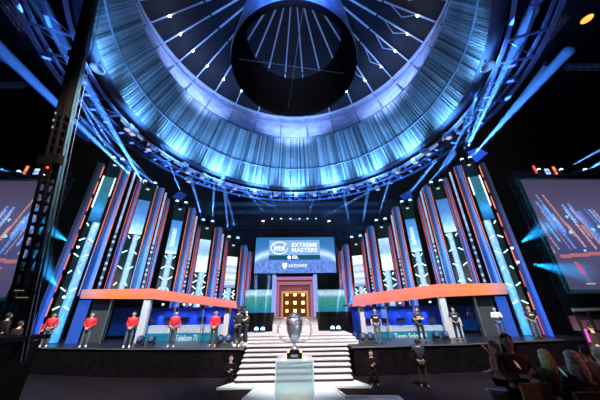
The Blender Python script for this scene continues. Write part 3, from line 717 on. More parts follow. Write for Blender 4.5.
# ------------------------------------------------------------------ player booths
def orange_fn(side):
    def f(u, v):
        # orange light on the fascia as built-in glow, paler towards the inner end
        k = u if side < 0 else 1-u
        c = ramp(k, [(0, (.5, .26, .3)), (.08, (.85, .30, .22)), (.2, (1.05, .27, .07)), (.45, (.95, .24, .13)), (.8, (.88, .21, .14)), (1, (.8, .24, .24))])
        return mul((c[0]*1.15, c[1]*1.15, c[2]*1.3), .9+.2*v)
    return f
def booth(side):
    sn = 'left' if side < 0 else 'right'
    if side < 0:
        top = [atY(82, 289.5, 18.4), atY(152, 288.5, 18.4), atY(236, 301, 18.4)]
        bot = [atY(80, 298.5, 18.4), atY(152, 299, 18.4), atY(237, 308.5, 18.4)]
        pil = [((148.5, 299), (141, 345), 6.5, 0), ((228, 308), (226, 345), 5, .3)]; mul_ = [((112.5, 299), (104, 345)), ((176.5, 302), (174, 345)), ((204.5, 305), (202, 345))]
        ends = [(82, 299), (66, 342), (80, 342)]
    else:
        top = [atY(506, 283, 18.4), atY(438, 284, 18.4), atY(354, 295, 18.4)]
        bot = [atY(508, 294, 18.4), atY(438, 297, 18.4), atY(352.5, 306.5, 18.4)]
        pil = [((441, 297), (456, 342), 6, 0), ((361, 306), (364, 342), 4.5, .3), ((383, 306), (386, 330), 4, 2.0)]; mul_ = [((473.5, 296), (487, 341)), ((412, 300), (416, 330)), ((385, 303), (389, 330))]
        ends = [(503, 295), (515, 338), (521, 338)]
    b = thing('player_booth', (bot[1].x, 18.6, SZ), f'{sn} player booth with blue-lit interior behind glass and a sloping orange roof edge', 'booth')
    # fascia as picture strips whose glow stands for orange lighting
    segs = [(0, 1), (1, 2)]
    fn = orange_fn(side)
    L = (top[0]-top[2]).length
    for a_, c_ in segs:
        n = 24 if a_ == 0 else 26
        vs, fs, cols = [], [], []
        for i in range(n):
            t0, t1 = i/n, (i+1)/n
            for j in range(2):
                v0, v1 = j/2, (j+1)/2; k = len(vs)
                for tt, vv in ((t0, v0), (t1, v0), (t1, v1), (t0, v1)):
                    vs.append(bot[a_].lerp(bot[c_], tt).lerp(top[a_].lerp(top[c_], tt), vv))
                g = (a_+(t0+t1)/2)/2; g = .45*g*2 if g < .5 else .45+.55*(g-.5)*2
                fs.append((k, k+1, k+2, k+3)); cols.append(fn(g if side < 0 else 1-g, (v0+v1)/2))
        me = bpy.data.meshes.new('roof_fascia'); base = bot[a_].lerp(bot[c_], .5)
        # thickness: same outline pushed back, closed as a box
        k = len(vs); bk = Vector((0, .18, 0)); q = [bot[a_], bot[c_], top[c_], top[a_]]
        vs += q+[p+bk for p in q]; fs += [(k+4, k+7, k+6, k+5), (k, k+4, k+5, k+1), (k+1, k+5, k+6, k+2), (k+2, k+6, k+7, k+3), (k+3, k+7, k+4, k)]; cols += [(.3, .1, .05)]*5
        me.from_pydata([v-base for v in vs], [], fs); me.update()
        at = me.color_attributes.new('picture', 'FLOAT_COLOR', 'CORNER'); li = 0
        for p, c in zip(me.polygons, cols):
            for _ in p.vertices: at.data[li].color = (*c, 1); li += 1
        me.materials.append(pm); o = bpy.data.objects.new('roof_fascia', me); COL.objects.link(o); o.parent = b; o.location = base-wloc(b)
    # roof slab
    mb = MB()
    for a_, c_ in segs:
        A, B_ = bot[a_]+Vector((0, .18, .05)), bot[c_]+Vector((0, .18, .05)); up_ = Vector((0, 0, .15)); bk = Vector((0, 3.4, 0)); 
        if c_ == 2: bk2 = Vector((-side*-.6, 3.4, 0))
        else: bk2 = bk
        mb.add([A, B_, B_+bk, A+bk, A+up_, B_+up_, B_+bk+up_, A+bk+up_], [(0, 3, 2, 1), (4, 5, 6, 7), (0, 1, 5, 4), (1, 2, 6, 5), (2, 3, 7, 6), (3, 0, 4, 7)])
    mb.build('roof', darkwall, b)
    # pillars
    for (tp_, bp_, w, off) in pil:
        P = atY(tp_[0], tp_[1], 18.6+off); Q = atY(bp_[0], tp_[1]+20, 18.6+off)
        wid = w*18.6/240*.95; X = (P.x); 
        MB().box((X, 18.65+off, (SZ+P.z)/2), (wid, .3, P.z-SZ)).build('pillar', greyp, b)
    for tp_, bp_ in mul_:
        P = atY(tp_[0], tp_[1], 18.65); MB().box((P.x, 18.65, (SZ+P.z)/2), (.07, .07, P.z-SZ)).build('mullion', alu, b)
    # interior back wall and end panel, glass
    xo_, xi = bot[0].x, bot[2].x; zt = bot[1].z
    MB().box(((xo_+xi)/2, 21.9, (SZ+zt-.5)/2+.1), (abs(xo_-xi)-.6, .12, zt-.7-SZ)).build('back_wall', bluelitwall, b)
    E0, E1 = atZ(ends[1][0], ends[1][1]+3, SZ), atZ(ends[2][0], ends[2][1]+3, SZ)
    T0 = atY(ends[0][0], ends[0][1], 18.5)
    xe = T0.x
    MB().box((xe+side*.05, 18.9, (SZ+zt)/2), (.75, .12, zt-SZ)).build('end_panel', emat('end_panel_blue_glow', (.02, .12, .75), .75), b)  # blue light falling on the end wall is given as its own glow
    x_in = atY(112 if side < 0 else 475, 300, 18.9).x
    dx = abs(x_in-xe)-.4
    MB().box(((x_in+xe)/2-side*.2, 19.2, (SZ+zt)/2), (dx, .1, zt-SZ-.02)).build('dark_partition', darkwall, b)
    return b, xo_, xi, zt
glass = bpy.data.materials.new('booth_glass'); glass.use_nodes = True; nt = glass.node_tree; nt.nodes.clear()
om = nt.nodes.new('ShaderNodeOutputMaterial'); mx = nt.nodes.new('ShaderNodeMixShader'); tp = nt.nodes.new('ShaderNodeBsdfTransparent'); gl = nt.nodes.new('ShaderNodeBsdfGlossy')
tp.inputs[0].default_value = (.9, .95, 1, 1); gl.inputs['Roughness'].default_value = .03; mx.inputs[0].default_value = .06
nt.links.new(tp.outputs[0], mx.inputs[1]); nt.links.new(gl.outputs[0], mx.inputs[2]); nt.links.new(mx.outputs[0], om.inputs[0])
inner = {}
for side in (-1, 1):
    sn = 'left' if side < 0 else 'right'
    b, xo_, xi, zt = booth(side)
    # glass panes between mullions
    xs = [atY(x, 300, 18.65).x for x in ((114, 146, 151, 175, 178, 203, 206, 226) if side < 0 else (363, 384, 387, 411, 414, 438, 444, 472))]
    for k in range(0, 8, 2):
        cxk = (xs[k]+xs[k+1])/2
        ztk = min(zt, 99)
        f = abs(cxk-xs[0 if side > 0 else 7])/abs(xs[0]-xs[7]); zz = zt-.15 if f > .55 else zt-.15-(.55-f)*1.0
        MB().box((cxk, 18.65, (SZ+.05+zz)/2), (abs(xs[k+1]-xs[k])-.05, .02, zz-SZ-.05)).build('glass_pane', glass, b)
    # desk
    d0, d1 = (133, 224) if side < 0 else (366, 447)
    X0, X1 = atY(d0, 340, 19.2).x, atY(d1, 340, 19.2).x
    zt_d = atY((d0+d1)/2, 325.5 if side < 0 else 326, 19.2).z
    d = thing('player_desk', ((X0+X1)/2, 19.4, SZ), f'long cream player desk with a teal team name panel in the {sn} booth', 'desk')
    MB().box(((X0+X1)/2, 19.75, zt_d-.03), (X1-X0, .9, .06)).build('desk_top', cream, d)
    MB().box(((X0+X1)/2, 19.36, (SZ+zt_d-.06)/2), (X1-X0, .08, zt_d-.06-SZ)).build('front_panel', cream, d)
    b0, b1 = (143, 217) if side < 0 else (375, 452)
    B0, B1 = atY(b0, 337, 19.2), atY(b1, 337, 19.2); zc = atY((b0+b1)/2, 338.3 if side < 0 else 336.2, 19.2).z
    MB().box(((B0.x+B1.x)/2, 19.28, zc), (B1.x-B0.x, .06, .62)).build('name_panel', teal, d)
    cx_ = atY(186.5 if side < 0 else 411, 337, 19.2).x
    text('TELEKOM 71' if False else ('Telekom 71' if side < 0 else 'Team SoloMid'), 'lettering', emat('name_letter_white', (.85, .95, 1), 1.0), d, (cx_, 19.235, zc), (1, 0, 0), .5, 1.5 if side < 0 else 2.3, bold=.01)
    if side > 0:
        P = atY(457, 330, 19.2); o = MB().box((P.x, 19.5, SZ+.62), (.75, .7, 1.24)).build('side_counter', mat('white_counter', (.8, .8, .78), .4)); tag(o, 'white square counter at the outer end of the right player desk', 'counter')
    # monitors and chairs
    for k in range(5):
        xx = X0+(X1-X0)*(k+.5)/5
        m_ = thing('gaming_monitor', (xx, 19.7, zt_d), f'black monitor on the {sn} player desk seen from behind', 'monitor', f'monitors on the {sn} player desk')
        MB().box((xx, 19.68, zt_d+.33), (.62, .05, .36)).build('casing', fixblack, m_)
        MB().box((xx, 19.72, zt_d+.33), (.56, .02, .32)).build('screen', emat('monitor_blue', (.1, .3, 1), 1.2), m_)
        MB().box((xx, 19.7, zt_d+.01), (.25, .2, .02)).box((xx, 19.7, zt_d+.1), (.05, .05, .2)).build('stand', fixblack, m_)
        c_ = thing('gaming_chair', (xx+.15, 20.6, SZ), f'blue-lit high-backed gaming chair behind the {sn} player desk', 'chair', f'gaming chairs in the {sn} booth')
        cb = mat('chair_blue_glow', (.05, .12, .75), .5, 0, (.02, .08, .7), .25)  # blue light on the chairs, put into base colour and emission
        MB().box((xx+.15, 20.55, SZ+.5), (.52, .5, .12)).build('seat', cb, c_)
        MB().lathe([(.0, 0), (.2, .02), (.27, .15), (.29, .5), (.25, .85), (.16, 1.0), (0, 1.04)], (xx+.15, 20.85, SZ+.55), 14).build('backrest', cb, c_, True)
        MB().tube((xx+.15, 20.55, SZ+.08), (xx+.15, 20.55, SZ+.45), .04).build('column', fixblack, c_)
        mb = MB()
        for q in range(5): mb.bar((xx+.15, 20.55, SZ+.08), (xx+.15+.3*math.cos(q*1.257), 20.55+.3*math.sin(q*1.257), SZ+.05), .05)
        mb.build('foot_star', fixblack, c_)
    for k in range(2):
        l = bpy.data.lights.new('booth_light', 'AREA'); l.energy = 90; l.size = 2.5; l.color = (.12, .28, 1); lo = bpy.data.objects.new('booth_light', l); COL.objects.link(lo)
        lo.location = (X0+(X1-X0)*(.25+.5*k), 20.3, zt-.75); 
    # ceiling lamps
    for k, (x_, y_) in enumerate(((163, 304.5), (184, 304.5), (190, 304.5), (198, 305.5)) if side < 0 else ((400, 303), (430, 302))):
        p = atY(x_, y_, 19.6)
        o = MB().lathe([(0, -.05), (.06, -.03), (.07, .03), (0, .05)], p, 10).build('ceiling_lamp', emat('booth_bulb', (.8, .9, 1), 8 if k == 0 else 3)); tag(o, f'tiny white ceiling lamp inside the {sn} booth', 'lamp', f'ceiling lamps in the {sn} booth')

# floor moving heads with dark lenses
floorheads = [(139.5, 344, 17.0), (151, 344, 17.0), (220, 344.5, 16.6), (227.5, 344.5, 16.6), (364, 343, 16.6), (371, 343, 16.6), (437, 341, 17.0), (446.5, 341, 17.0)]
names = ['left of the pair under the left booth pillar', 'right of the pair under the left booth pillar', 'left of the pair at the inner end of the left booth', 'right of the pair at the inner end of the left booth',
         'left of the pair at the inner end of the right booth', 'right of the pair at the inner end of the right booth', 'left of the pair under the right booth pillar', 'right of the pair under the right booth pillar']
protoB = thing('floor_moving_head', (0, 0, 0), 'x', 'stage light')
MB().box((0, 0, .05), (.34, .3, .1)).build('base', fixblack, protoB)
MB().box((-.19, 0, .25), (.04, .12, .32)).box((.19, 0, .25), (.04, .12, .32)).box((0, 0, .11), (.42, .12, .04)).build('yoke', fixblack, protoB)
MB().lathe([(0, .12), (.1, .14), (.16, .22), (.18, .32), (.15, .43), (.08, .49), (0, .5)], n=18).build('lamp_head', mat('head_shell_blue', (.03, .05, .12), .15), protoB, True)
_m = MB().lathe([(0, -.03), (.05, -.028), (.1, -.01), (.12, .02)], n=16)
_m.v = [Vector((v.x, -.15+v.z, .33+v.y)) for v in _m.v]; _m.build('lens', emat('lens_dim_blue', (.15, .4, 1), .35), protoB, True)
for i, (x, y, Y) in enumerate(floorheads):
    p = atY(x, y, Y); o = protoB if i == 0 else copy_tree(protoB); o.location = (p.x, Y, SZ); o.scale = (1.1,)*3; o.rotation_euler = (0, 0, -.3+.2*(i % 4)); o['label'] = 'floor moving head, '+names[i]; o['group'] = 'moving heads on the stage floor'
for i, (x, y) in enumerate(((256, 335), (262.5, 335), (333, 334), (339, 334))):
    p = atY(x, y, 19.2); p.z = SZ
    o = moving_head(p, ['outer moving head left of the narrow staircase, beam up the left landscape screen', 'inner moving head left of the narrow staircase', 'inner moving head right of the narrow staircase', 'outer moving head right of the narrow staircase'][i], 'moving heads beside the narrow staircase')
    beam(p, [(256, 288), (268, 288), (341, 283), (352, 296)][i], 18.9, .12, 4.5, (.2, .5, 1))

# ------------------------------------------------------------------ side screens
_sp = random.Random(21); SL = []
for _i in range(75):
    _u = _sp.uniform(-.05, 1.0); _top = .86-.28*abs(_u-.12)-_sp.uniform(0, .3); SL.append((_u, _top, _sp.uniform(.28, max(.3, _top-.12)), _sp.choice([(.10, .25, .7), (.15, .35, .85), (.3, .5, .9), (.05, .18, .6), (.5, .24, .2), (.4, .26, .32), (.35, .45, .75)]), _sp.uniform(.004, .011)))
SP = [(_sp.uniform(.02, 1), _sp.uniform(.3, .62), _sp.uniform(.006, .016)) for _i in range(26)]
def sidepic(u, v):
    r = random.random()
    c = ramp(v, [(0, (.07, .06, .14)), (.22, (.085, .08, .17)), (.3, (.06, .07, .2)), (.6, (.10, .09, .2)), (1, (.06, .05, .10))])
    for (a, tp_, bt_, cl, w_) in SL:
        if bt_ < v < tp_ and abs(u-a-(v-.5)*-.22) < w_: c = tuple(x*.3+y*(.75+.5*r) for x, y in zip(c, cl))
    for (a, b_, w_) in SP:
        if (u-a)**2+((v-b_)*.8)**2 < w_**2: c = (.3, .8, 1)
    yo = .245+.03*math.sin(u*3)
    if yo < v < yo+.03 and u > .04: c = (.45, .15, .17)
    if .13 < v < yo-.02 and u > .38 and r > .45: c = (.03, .11, .5)
    for cx in (.14, .32, .60, .84):
        k_ = u-cx+(v-.14)*.18
        if abs(k_) < .02 and .12 < v < .2: c = (.55, .03, .06)
        elif abs(k_) < .015 and .05 < v <= .12: c = (.12, .11, .18)
        elif abs(k_) < .01 and .2 <= v < .225: c = (.4, .25, .2)
        elif abs(k_) < .03 and .035 < v <= .05: c = (.5, .5, .55)
    return c
YQ = 20.5
sA = atY(568, 290, YQ); sB = atY(521, 180, YQ)
zb_, zt2 = sA.z, sB.z; xe_ = (sA.x+sB.x)/2
Wq = 13.0
for side in (-1, 1):
    sn = 'left' if side < 0 else 'right'
    t = thing('side_screen', (side*(xe_+Wq/2), YQ, zb_), f'huge projection screen at the {sn} edge showing the stage and players', 'projection screen')
    ox = xe_ if side > 0 else -xe_-Wq
    picture('display', pm, t, (ox, YQ, zb_), (Wq, 0, 0), (0, 0, zt2-zb_), 150, 100, (lambda u, v: sidepic(u if side > 0 else 1-u, v)), .06, Vector((0, -1, 0)))
    fr = mat('screen_border', (.75, .68, .56), .6)
    MB().box((ox+Wq/2, YQ+.02, zb_-.14), (Wq+.5, .2, .28)).box((ox+Wq/2, YQ+.02, zt2+.1), (Wq+.5, .2, .2)).box((ox-.14, YQ+.02, (zb_+zt2)/2), (.28, .2, zt2-zb_)).box((ox+Wq+.14, YQ+.02, (zb_+zt2)/2), (.28, .2, zt2-zb_)).build('border', fr, t)
    truss('screen_tower_truss', (side*(xe_-.75), YQ-.1, FZ), (side*(xe_-.75), YQ-.1, zt2+.4), .5, darktruss, f'dark vertical truss along the inner edge of the {sn} projection screen', n=30)
    truss('screen_top_truss', (side*(xe_-.4), YQ+.1, zt2+.75), (side*(xe_+Wq), YQ+.1, zt2+.75), .45, darktruss, f'dark horizontal truss along the top of the {sn} projection screen', n=30)
    # small lamps on that truss
    lst = [(535, 169.5, 'red'), (555, 170.5, 'orange'), (547.5, 171.5, 'white')] if side > 0 else [(26, 170, 'orange'), (36.5, 171.5, 'white')]
    for (x, y, k) in lst:
        p = atY(x, y, YQ)
        if k == 'white': o = MB().box(p, (.42, .08, .62)).build('panel_light', emat('panel_ice', (.4, .65, 1), 1.3)); tag(o, f'small pale blue LED panel above the {sn} projection screen', 'LED panel')
        else: o = MB().bar(p-Vector((0, 0, .45)), p+Vector((0, 0, .45)), .14).build('led_stick', P_TUBE[k]); tag(o, f'small {k} LED stick above the {sn} projection screen', 'LED stick')
    for j, (x, y, tx, ty) in enumerate(((562, 171, 600, 150), (586, 171, 605, 160), (539.5, 171, 520, 168)) if side > 0 else ((18, 173, -20, 165), (42, 176, -20, 150))):
        p = atY(x, y, YQ-.3); moving_head(p-Vector((0, 0, .5)), [f'moving head above the {sn} projection screen with a beam sweeping outward', f'second moving head above the {sn} projection screen', f'moving head nearest the stage above the {sn} projection screen'][j], 'moving heads above the projection screens')
        if j < 2 and not (side < 0 and j == 1): beam(p, (tx, ty), 16, .22, 3, (.12, .4, 1))
    moving = None

# ------------------------------------------------------------------ heads on the back truss and beams
for i, (x, y) in enumerate(((272, 221), (281, 221), (290.5, 221), (299.5, 221), (307.5, 221), (316, 221))):
    p = atY(x, y, 27); moving_head(p+Vector((0, 0, -.2)), 'moving head standing on the back truss above the main screen', 'moving heads on the back truss', sc=.7)
    beam(p, [(248, 193), (262, 172), (291, 182), (245, 192), (321, 172), (372, 190)][i], 33, 1.0, 1.8)
tl = {(0, 0): [(77, 98), 14], (0, 1): [(84, 103), 15], (1, 0): [(78, 115), 13], (1, 1): [(95, 118), 15], (2, 0): [(125, 160), 20], (2, 1): [(163, 148), 24], (3, 0): [(192, 183), 30], (3, 1): [(214.5, 180), 30], (4, 0): [(222, 165), 36], (4, 1): [(222, 175), 34]}
tr_ = {(0, 0): [(536, 78), 13], (0, 1): [(480, 75), 17], (1, 0): [(482, 82), 17], (1, 1): [(485, 95), 15], (2, 0): [(450, 160), 20], (2, 1): [(432, 166), 22], (3, 0): [(431, 166), 22], (3, 1): [(391, 176), 30], (4, 0): [(368, 190), 34], (4, 1): [(343, 190), 36]}
for i, b in enumerate(bays):
    for e in (0, 1):
        if i == 0: pw = .9
        elif i < 3: pw = .75
        else: pw = .55
        q, dd = tl[(i, e)]; beam(b['hp'][(-1, e)], q, dd, pw)
        q, dd = tr_[(i, e)]; beam(b['hp'][(1, e)], q, dd, pw)
# broad beams from beside the camera crane and the right wing top
for (x, y, Y, q, dd, pw, sz) in ((150, 195, 17, (20, -30), 9, 1.2, 4), (143, 187, 17, (-20, 30), 9, 1.0, 4), (462, 160, 17, (528, 20), 11, 1.6, 4), (464, 165, 17, (560, 60), 12, .9, 4.5), (462, 160, 17, (500, 60), 12, .8, 3)):
    beam(atY(x, y, Y), q, dd, pw, sz, (.05, .22, 1))

for sx, sn, spots in ((-1, 'left', ((64, 297, 40, 262), (78, 247, 52, 232))), (1, 'right', ((512, 248, 548, 226), (518, 262, 556, 268)))):
    for k_, (x, y, tx, ty) in enumerate(spots):
        P = atY(x, y, 17.0); o = MB().lathe([(0, -.09), (.07, -.06), (.09, .05), (0, .08)], P, 12).build('flood_lamp', lensblue, None, True); tag(o, f'{"lower" if (k_ == 0) == (sx < 0) else "upper"} small bright lamp on the outer edge of the {sn} wing', 'stage light')
        beam(P, (tx, ty), 16.6, .016, 34, (.01, .26, .7), length=3.2)
# ring truss fixtures
def cube_light(p, a, label, grp, em):
    t = thing('par_light', p, label, 'stage light', grp)
    MB().box(p, (.72, .6, .72), a).build('housing', mat('fixture_silver', (.6, .6, .68), .35, .3), t)
    MB().box(p+Vector((0, -.1, -.38)), (.5, .5, .06), 0).build('lens', em, t)
    MB().bar(p+Vector((0, 0, .25)), p+Vector((0, 0, .7)), .06).build('clamp', fixblack, t)
dim = emat('lens_grey_violet', (.55, .55, .85), 1.1)
ringpx = [(166, 126), (188.5, 171), (189.5, 180), (236.5, 186), (256, 189.5), (314, 191.5), (334, 189.5), (371, 178.5), (377.5, 188), (203, 176), (222, 181), (276, 193), (296, 193), (352, 187), (395, 170), (412, 160), (150, 148), (137, 132), (426, 152), (446, 136)]
for i, (x, y) in enumerate(ringpx):
    zz = CZ+19.0; p = atZ(x, y, zz)
    if (p-RC).xy.length > 22.3 or (p-RC).xy.length < 18.5:
        v = (p-RC); v.z = 0; v = v.normalized()*min(21.8, max(18.7, v.length)); p = Vector((RC.x+v.x, RC.y+v.y, zz))
    cube_light(p, math.atan2(p.y-RC.y, p.x-RC.x), 'boxy silver flood lamp hanging from the ring truss', 'flood lamps on the ring truss', dim)
for i, (x, y) in enumerate(((97, 69), (185, 164.5), (488, 67), (423, 151))):
    p = atZ(x, y, CZ+18.6)
    t = thing('dish_lamp', p, ['white dish lamp at the upper left edge of the ceiling drum', 'white dish lamp on the lower left of the ring truss', 'white dish lamp at the upper right edge of the ceiling drum', 'white dish lamp on the lower right of the ring truss'][i], 'dish lamp')
    MB().lathe([(.1, .35), (.2, .3), (.5, .05), (.55, 0), (.48, .02), (.1, .22), (0, .22)], p, 20).build('reflector', mat('dish_white', (.7, .68, .75), .4), t, True)
    MB().tube(p+Vector((0, 0, .3)), p+Vector((0, 0, .9)), .06).build('stem', fixblack, t)
rnd = random.Random(3)
for i in range(44):
    a = PI*(-.12+1.24*(i+.5)/44); r_ = rnd.uniform(19.3, 21.2); p = rpt(r_, a, 19.0+rnd.uniform(-.2, .2))
    t = thing('wash_light', p, 'small blue-lit wash light clipped to the ring truss', 'stage light', 'wash lights on the ring truss')
    MB().box(p, (.9, .4, .22), a+rnd.uniform(-.6, .6)).build('housing', mat('fixture_blue_grey', (.15, .22, .5), .4, .3), t)
    MB().box(p+Vector((0, 0, -.12)), (.5, .2, .05), a).build('lens', emat('lens_wash_blue', (.04, .14, 1), 1.5 if i % 3 else 4), t)
for i, (pts, es, lab) in enumerate((([(468, 152), (478, 148), (488, 153), (477, 162)], .7, 'blue lozenge-shaped hanging panel at the top of the right wing'), ([(70, 131), (82, 119), (106, 127), (88, 142)], .12, 'dim blue hanging panel at the top of the left wing'), ([(172, 197), (178, 192), (186, 195), (180, 201)], .25, 'small blue hanging panel left of the main screen under the ring truss'), ([(400, 196), (408, 192), (414, 197), (406, 200)], .25, 'small blue hanging panel right of the main screen under the ring truss'))):
    P = [atY(x, y, 19+3*(i > 1)) for x, y in pts]; bk = Vector((0, .15, .1))
    o = MB().add(P+[p+bk for p in P], [(0, 1, 2, 3), (7, 6, 5, 4), (0, 4, 5, 1), (1, 5, 6, 2), (2, 6, 7, 3), (3, 7, 4, 0)]).build('hanging_panel', emat(f'hanging_blue_{"abcd"[i]}', (.03, .12, 1), es)); tag(o, lab, 'hanging panel')
# dim ceiling trusses and one amber lamp
for (a, b, lab) in (((545, 42), (565, 16), 'faint truss high at the upper right'), ((566, 67), (602, 67), 'thin horizontal truss at the right edge'), ((-2, 85), (25, 85), 'thin horizontal truss at the left edge'), ((3, 2), (24, 31), 'faint truss high at the upper left corner'), ((100, 117), (124, 113), 'short truss beside the left of the ceiling drum')):
    truss('ceiling_truss', atZ(*a, CZ+16), atZ(*b, CZ+16), .3, mat('truss_lit', (.3, .33, .5), .5, .3), lab, n=8)
p = atZ(587, 19, CZ+15); t = thing('amber_lamp', p, 'glowing amber oval ceiling lamp at the upper right', 'ceiling lamp')
MB().lathe([(0, .2), (.25, .18), (.3, 0), (.28, -.02)], p, 16).build('housing', fixblack, t); MB().lathe([(.27, 0), (.2, -.06), (0, -.08)], p, 16).build('lens', emat('lens_amber', (1, .3, .04), 2.5), t)

# ------------------------------------------------------------------ camera crane mast at the left
YC = 8.0
b0, b1 = atY(20, 300, YC), atY(94, -14, YC-.5); d = (b1-b0)
mast = thing('camera_crane', (b0.x, YC, FZ), 'tall leaning black camera crane mast with lattice sections at the left', 'camera crane')
mm = mat('mast_black', (.006, .003, .003), .6, 0, spec=.15)
ax = d.normalized(); sxv = ax.cross(Vector((0, 1, 0))).normalized()*-1
if sxv.x < 0: sxv = -sxv
def mpnt(t, o=0, yo=0): return b0+d*t+sxv*o+Vector((0, yo, 0))
w = .13
for o_ in (-w, w):
    for yo in (-.15, .15): MB().bar(mpnt(0, o_, yo), mpnt(.62, o_, yo), .07).build('lattice_chord', mm, mast)
mb = MB()
for i in range(26): mb.bar(mpnt(i*.62/26, -w), mpnt(i*.62/26, w), .07, .3)
for i in range(13): mb.bar(mpnt(i*.62/13, -w, .15), mpnt((i+1)*.62/13, w, .15), .03)
mb.build('lattice_rung', mm, mast)
MB().bar(mpnt(.42, 0), mpnt(1, 0), .42, .3).build('upper_boom', mm, mast)
MB().bar(mpnt(.28, 0), mpnt(.305, 0), .75, .4).build('collar', mm, mast)
MB().bar(mpnt(.64, .02), mpnt(.66, .02), .62, .4).build('collar', mm, mast)
for o_ in (.36, .48): MB().tube(mpnt(-.1, o_), mpnt(1, o_*.8), .035, n=8).build('guide_rail', mat('rail_steel_cyan_lit', (.14, .26, .30), .3, .7), mast)  # cyan light on the rails is carried by their base colour
mb = MB()
for i in range(18): mb.tube(mpnt(i/18, .36), mpnt((i+.5)/18, .48), .012, n=5)
mb.build('guide_lacing', blackmetal, mast)
MB().tube(mpnt(-.1, .6), mpnt(1, .62), .012, n=6).build('cable', blackmetal, mast)
p = atY(47.7, 167.5, YC-.3); MB().lathe([(0, -.05), (.05, 0), (0, .05)], p, 10).build('red_lamp', emat('tally_red', (1, .08, .04), 4), mast)
mb = MB()
for (x, y) in ((55.5, 113), (53.5, 120), (52.5, 127)): q = atY(x, y, YC-.42); mb.bar(q-ax*.05, q+ax*.05, .03)
mb.build('marking', emat('mark_pale', (.8, .85, .8), .5), mast)
MB().box((b0.x-.3, YC, 1.2), (1.7, 1.2, 2.4)).box((b0.x-.5, YC, 2.5), (2.4, 1.4, .12)).build('carriage', mm, mast)
mb = MB()
for (x, y, l) in ((19, 290.5, 8), (22, 297.5, 10)):
    q = atY(x, y, YC-.8); mb.bar(q-Vector((l*.016, 0, 0)), q+Vector((l*.016, 0, 0)), .02)
mb.build('trim_lamp', emat('mast_amber', (.9, .6, .3), .3), mast)

# right edge rail with lamp bar
q0, q1_ = atY(573, 310, 12), atY(606, 309, 12)
t = thing('scaffold_platform', (q0.x+1, 12, FZ), 'dark scaffold platform with a grey top rail at the right edge', 'scaffold')
MB().bar(q0, q1_, .12).build('top_rail', alu, t)
mb = MB()
for k in range(4): x_ = q0.x+.1+k*.6; mb.box((x_, 12.05, (q0.z-.05)/2), (.07, .07, q0.z-.05))
mb.build('posts', blackmetal, t); MB().box((q0.x+1, 12.2, q0.z-.55), (2.2, .1, .6)).build('side_cloth', mat('cloth_plum', (.05, .02, .04), .8), t)

# ------------------------------------------------------------------ people
skinm = mat('skin', (.62, .38, .28), .55); hairblack = mat('hair_dark', (.015, .01, .01), .6); hairblond = mat('hair_blond', (.42, .26, .13), .6, bump=1, bscale=40, var=.5, vscale=25); hairgrey = mat('hair_pale', (.6, .48, .4), .6, bump=1, bscale=40, var=.5, vscale=25)
shoe_w = mat('shoe_white', (.75, .75, .75), .5); shoe_b = mat('shoe_black', (.02, .02, .02), .5)
def skin_mesh(name, verts, edges, radii, m, parent, loc, rz, sub=1, root=0):
    me = bpy.data.meshes.new(name); me.from_pydata([Vector(v) for v in verts], edges, []); me.update()
    ob = bpy.data.objects.new(name, me); COL.objects.link(ob)
    md = ob.modifiers.new('s', 'SKIN'); md.use_smooth_shade = True
    if not me.skin_vertices: me.skin_vertices.new()
    for i, r in enumerate(radii):
        me.skin_vertices[0].data[i].radius = (r, r) if not isinstance(r, tuple) else r
        me.skin_vertices[0].data[i].use_root = (i == root)
    md2 = ob.modifiers.new('u', 'SUBSURF'); md2.levels = sub; md2.render_levels = sub
    bpy.context.view_layer.update()
    me2 = bpy.data.meshes.new_from_object(ob.evaluated_get(bpy.context.evaluated_depsgraph_get()))
    bpy.data.objects.remove(ob)
    me2.name = name; me2.materials.clear(); me2.materials.append(m)
    for p in me2.polygons: p.use_smooth = True
    o = bpy.data.objects.new(name, me2); COL.objects.link(o); o.parent = parent; return o
